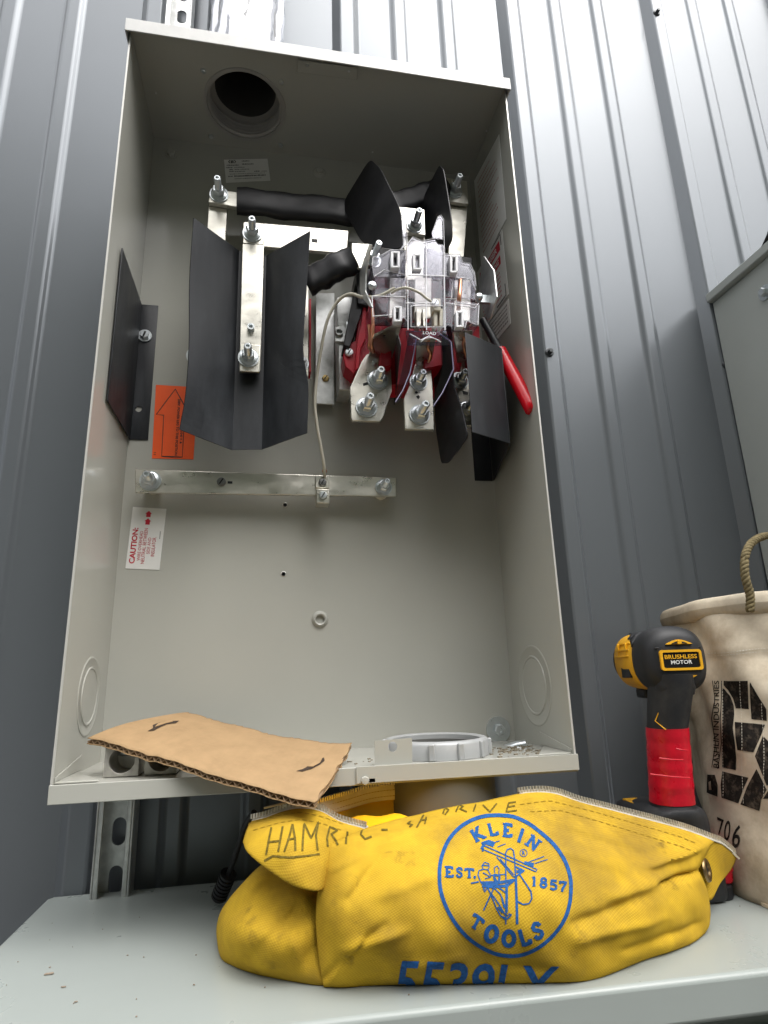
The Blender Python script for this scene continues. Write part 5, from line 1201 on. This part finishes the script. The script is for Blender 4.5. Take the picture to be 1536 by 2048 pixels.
d = D2(); d.text('BRUSHLESS', .02, [(-.0175, .0002), (.0175, .0002), (.0175, .0046), (-.0175, .0046)]); d.build('lettering', lm, M['yellow'], pl_)
d = D2(); d.text('MOTOR', .02, [(-.0115, -.0052), (.0115, -.0052), (.0115, -.0012), (-.0115, -.0012)]); d.build('lettering', lm, M['white'], pl_)
for sg in (1, -1):
    zc_ = .0160 * sg - .0008
    arc = [(-.0145 + .029 * k / 12, zc_ + sg * .0048 * math.sin(math.pi * k / 12)) for k in range(13)]
    pts = arc if sg > 0 else arc[::-1]
    mb = MB(); Q = [HC + rt * x + uz * z + ax * (-.0052 + .12 * max(0, abs(z) - .014)) for x, z in pts]; mb.prism(Q, ax * .006); vn = build('vent_crescent', mb, M['yellow'], dr, smooth=0)
    mb = MB(); arc = [(-.0088 + .0176 * k / 8, zc_ + sg * (.0006 + .0026 * math.sin(math.pi * k / 8))) for k in range(9)]
    mb.prism([HC + rt * x + uz * z + ax * (-.0058 + .12 * max(0, abs(z) - .014)) for x, z in (arc if sg > 0 else arc[::-1])], ax * .002); build('vent_gap', mb, M['rubber'], vn, smooth=0)
    mb = MB(); p = HC + uz * (zc_ + sg * .0018) + ax * (-.0056 + .12 * max(0, abs(zc_ + sg * .0018) - .014)); mb.obox(p, rt * .0022, ax * .0012, uz * .0017); build('vent_bridge', mb, M['yellow'], vn)
mb = MB(); mb.obox(HC + uz * .0118 + ax * -.0012, rt * .0255, ax * .0018, uz * .0005); build('cap_seam', mb, M['toolblack'], dr, bevel=.0005)
# grip
hT = at(1341, 1372, -.188); hMid = at(1334, 1455, -.182); hLow = at(1344, 1604, -.172)
mb = MB()
def gs(p, a, b, e=2.3): return (p, rt * a, ax * b, e)
mb.loft([gs(hT + uz * .012, .021, .028), gs(hT, .0205, .027), gs(hT.lerp(hMid, .5), .0200, .0235), gs(hMid, .0190, .0215), gs(hLow, .0200, .0215), gs(hLow - uz * .006, .0225, .025)], 36); build('grip', mb, M['toolblack'], dr, smooth=50)
mb = MB(); p = hT + uz * .004; mb.loft([gs(p + uz * .000 - ax * .008, .0200, .016), gs(p - uz * .006 - ax * .008, .0205, .0165), gs(p - uz * .013 - ax * .006, .0195, .015)], 30); build('rubber_lip', mb, M['toolblack'], dr, smooth=50)
mb = MB(); secs = []
nT = 12
for i in range(nT + 1):
    t = i / nT; p = hMid.lerp(hLow, t); w_ = .00028 * math.sin(i * 2.3)
    secs.append(gs(p, .0198 + .0012 * t + w_, .0225 + w_)); 
    if i < nT: secs.append(gs(hMid.lerp(hLow, t + .5 / nT), .0198 + .0012 * t + w_ * .9, .0225 + w_))
mb.loft(secs, 36); build('red_tape_wrap', mb, M['redtape'], dr, smooth=35)
for (x0, y0, x1, y1) in ((1352, 1497, 1376, 1501), (1318, 1516, 1366, 1520), (1300, 1548, 1380, 1556)):
    mb = MB(); mb.tube([at(x0, y0, -.2075), at((x0 + x1) / 2, (y0 + y1) / 2 + 1, -.2085), at(x1, y1, -.2065)], .0007, 6); build('tape_edge', mb, M['redtape'], dr)
mb = MB(); q0 = hT - rt * .019; mb.tube([q0 + uz * .016 - ax * .012, q0 - uz * .02 - ax * .011, hMid - rt * .0178 + uz * .008 - ax * .012, hMid - rt * .012 + uz * .000 - ax * .0205], .0006, 8); build('seam_line', mb, M['yellow'], dr, smooth=60)
mb = MB(); p = hT + ax * .034 - uz * .006; mb.loft([gs(p + uz * .014, .008, .008), gs(p, .0085, .009), gs(p - uz * .016, .0075, .006)], 20); build('trigger', mb, M['rubber'], dr, smooth=50)
mb = MB(); p = HC + ax * .075 - uz * .036; mb.obox(p, rt * .012, ax * .012, uz * .006); build('front_light', mb, M['rubber'], dr, bevel=.003)
mb = MB(); B0 = hLow - uz * .004
mb.loft([(B0 + ax * .0 + uz * .001, rt * .0225, ax * .026, 2.4), (B0 - uz * .003 + ax * .022, rt * .032, ax * .050, 2.6), (B0 - uz * .008 + ax * .030, rt * .0360, ax * .056, 2.8), (B0 - uz * .016 + ax * .034, rt * .0375, ax * .058, 3), (B0 - uz * .028 + ax * .034, rt * .0375, ax * .058, 3), (B0 - uz * .036 + ax * .034, rt * .0375, ax * .058, 3)], 44); build('foot', mb, M['toolblack'], dr, smooth=50)
bz0 = SZ + .0003; bt_ = (B0 - uz * .0365).z
mb = MB(); c_ = B0 + ax * .036; mb.box((c_.x - .034, c_.y - .054, bz0), (c_.x + .034, c_.y + .054, bt_)); build('battery', mb, M['toolblack'], dr, bevel=.008, seg=3)
mb = MB(); p = B0 - uz * .0028 + ax * .044 - rt * .0200; mb.obox(p, ax * .014, rt * .0085, (uz - rt * .1) * .0012); build('yellow_badge', mb, M['yellow'], dr, bevel=.0008)

# ================================================================== canvas bucket
BCx, BCy = .812, -.205
bk = thing('canvas_bucket', (BCx, BCy, SZ), 'stained natural canvas tool bucket with black print and a rope handle', 'bucket')
zt = .1625
def bw(a, t):                              # soft wobble of the cloth wall
    return .0055 * math.sin(3 * a + 5 * t) * t * (1 - t) * 3 + .0035 * math.sin(7 * a - 6 * t + 1) + .0022 * math.sin(11 * a + 9 * t + 2 * math.sin(4 * t + a)) * min(1, 3 * t) + .0014 * math.sin(13 * a + 17 * t) + .0012 * math.sin(5 * a + 31 * t)
NA, NB = 120, 60; mbk = MB()
rows = []
TW = Vector((.055, .078, 0))               # the top leans back a little
for j in range(NB + 1):
    t = j / NB; r0 = .1550 - .010 * math.exp(-t * 9) + .004 * math.sin(math.pi * t)
    if t > .80: r0 += .0020
    row = []
    for i in range(NA + 1):
        a = 2 * math.pi * i / NA; r = r0 + bw(a, t)
        row.append(Vector((BCx, BCy, SZ + .001 + (zt - SZ) * t + (.006 * math.sin(a * 2 + 1) * t))) + TW * t + Vector((math.cos(a) * r, math.sin(a) * r, 0)))
    rows.append(row)
o_ = len(mbk.v); mbk.grid(rows)
for j in range(NB + 1):
    for i in range(NA + 1): mbk.uv[o_ + j * (NA + 1) + i] = (i / NA * .98, j / NB * .29)
wallc = build('wall', mbk, M['duck'], bk, smooth=60, recalc=False, uv=mbk.uv); so = wallc.modifiers.new('t', 'SOLIDIFY'); so.thickness = .0022; so.offset = 0
bvk = BVHTree.FromPolygons([tuple(p) for p in mbk.v], mbk.f)
mb = MB(); ringp = rows[-1]; rim_rows = []
for k in range(13):
    a_ = 2 * math.pi * k / 12; rim_rows.append([p + Vector((p.x - BCx - TW.x, p.y - BCy - TW.y, 0)).normalized() * (.0085 * math.cos(a_) + .002) + Vector((0, 0, .0125 * math.sin(a_) - .002)) for p in ringp])
mb.grid(rim_rows); uvr = {k * (NA + 1) + i: (i / NA * .98, k * .006) for k in range(13) for i in range(NA + 1)}
build('rolled_rim', mb, M['duck'], bk, smooth=60, uv=uvr)
mb = MB(); mb.lathe([(1e-6, 0), (.144, 0), (.144, .003), (1e-6, .003)], (BCx, BCy, SZ + .0005), (0, 0, 1), 48); build('bottom', mb, M['duck'], bk)
PK = proj(bvk, .0016); kx = lambda x, y: (1390 + x * .1952, 1320 + y * .1953)
d = D2()
for pts in ([(305, 215), (550, 215), (560, 505), (425, 500), (400, 400), (350, 310), (305, 260)], [(570, 230), (740, 500), (745, 625), (585, 610)], [(290, 290), (310, 300), (370, 370), (405, 470), (410, 560), (395, 700), (420, 850), (435, 1000), (432, 1130), (290, 1105)],
            [(415, 640), (725, 665), (680, 780), (605, 945), (445, 920), (425, 800)], [(700, 780), (760, 840), (790, 1260), (745, 1290), (680, 1130), (620, 985)], [(290, 1145), (560, 1205), (500, 1340), (455, 1470), (285, 1410), (275, 1280)], [(640, 1115), (745, 1330), (690, 1430), (670, 1545), (475, 1480), (540, 1310)],
            [(140, 1175), (215, 1180), (245, 1280), (245, 1400), (135, 1360)], [(760, 1340), (800, 1330), (800, 1420), (710, 1420)]):
    d.poly([kx(*p) for p in pts])
d.line([kx(190, 215), kx(215, 400), kx(185, 600), kx(225, 850), kx(185, 1105)], 1.5); d.line([kx(285, 215), kx(280, 400), kx(270, 600), kx(285, 850), kx(245, 1120)], 1.5)
d.text('BASHLIN INDUSTRIES', .012, [kx(262, 1115), kx(258, 215), kx(208, 215), kx(200, 1105)])
d.text('7', .01, [kx(250, 1795), kx(285, 1800), kx(310, 1640), kx(240, 1610)]); d.text('0', .01, [kx(300, 1850), kx(365, 1860), kx(385, 1650), kx(325, 1640)]); d.text('6', .01, [kx(385, 1925), kx(465, 1925), kx(495, 1690), kx(405, 1690)])
d.build('black_print', PK, M['inkworn'], bk, 7)
d = D2(); PK2 = proj(bvk, .0022)
d.poly([kx(*p) for p in [(160, 1250), (180, 1240), (190, 1330), (165, 1330)]])
d.build('print_gap', PK2, M['duck'], bk, 8)
d = D2()
for pts in ([(1390, 1317), (1430, 1311), (1480, 1308), (1536, 1302), (1590, 1296)], [(1390, 1312), (1430, 1306), (1480, 1303), (1536, 1297), (1590, 1291)], [kx(295, 230), kx(300, 700), kx(305, 1400)], [kx(475, 215), kx(490, 800), kx(510, 1480)], [kx(695, 440), kx(712, 900), kx(720, 1400)]):
    P = [Vector(p) for p in pts]; Q = []
    for a, b in zip(P, P[1:]):
        n_ = max(1, int((b - a).length)); Q += [a.lerp(b, k / n_) for k in range(n_)]
    i = 0
    while i + 4 < len(Q): d.line([Q[i], Q[i + 4]], 1.1, step=4); i += 6
d.build('stitching', PK2, M['tape'], bk, 8)['kind'] = 'stuff'
# twisted rope handle: three strands
core = spline([at(*q_) for q_ in ((1500, 1222, -.235), (1500, 1190, -.238), (1490, 1150, -.240), (1491, 1110, -.238), (1506, 1083, -.232), (1536, 1071, -.222), (1580, 1072, -.205), (1625, 1100, -.185), (1650, 1160, -.165), (1655, 1225, -.15))], 14)
rp = None
for sN in range(3):
    mb = MB(); path = []; L_ = 0
    for i, p in enumerate(core):
        t_ = (core[min(i + 1, len(core) - 1)] - core[max(i - 1, 0)]).normalized(); u, w_ = perp(t_)
        if i: L_ += (p - core[i - 1]).length
        a = 2 * math.pi * (L_ / .0135 + sN / 3); path.append(p + (u * math.cos(a) + w_ * math.sin(a)) * .0021)
    mb.tube(path, .0025, 8); o = build('rope_strand', mb, M['rope'], bk, smooth=60)

# small taped tool foot showing past the bag's right end
p = at(1440, 1800, -.170); p.z = SZ
tt = thing('taped_tool', p[:], 'dark red taped tool end with a black foot at the right end of the bag', 'tool')
mb = MB(); mb.lathe([(.0125, .0004), (.0135, .003), (.0135, .012), (.0110, .014)], p, (0, 0, 1), 24); build('foot', mb, M['rubber'], tt, smooth=40)
mb = MB(); mb.lathe([(.0130, .0135), (.0150, .016), (.0155, .024), (.0165, .0245), (.0170, .043), (.0140, .044), (.0140, .047)], p, Vector((.12, .15, 1)), 24); build('red_tape_wrap', mb, M['redtape'], tt, smooth=35)
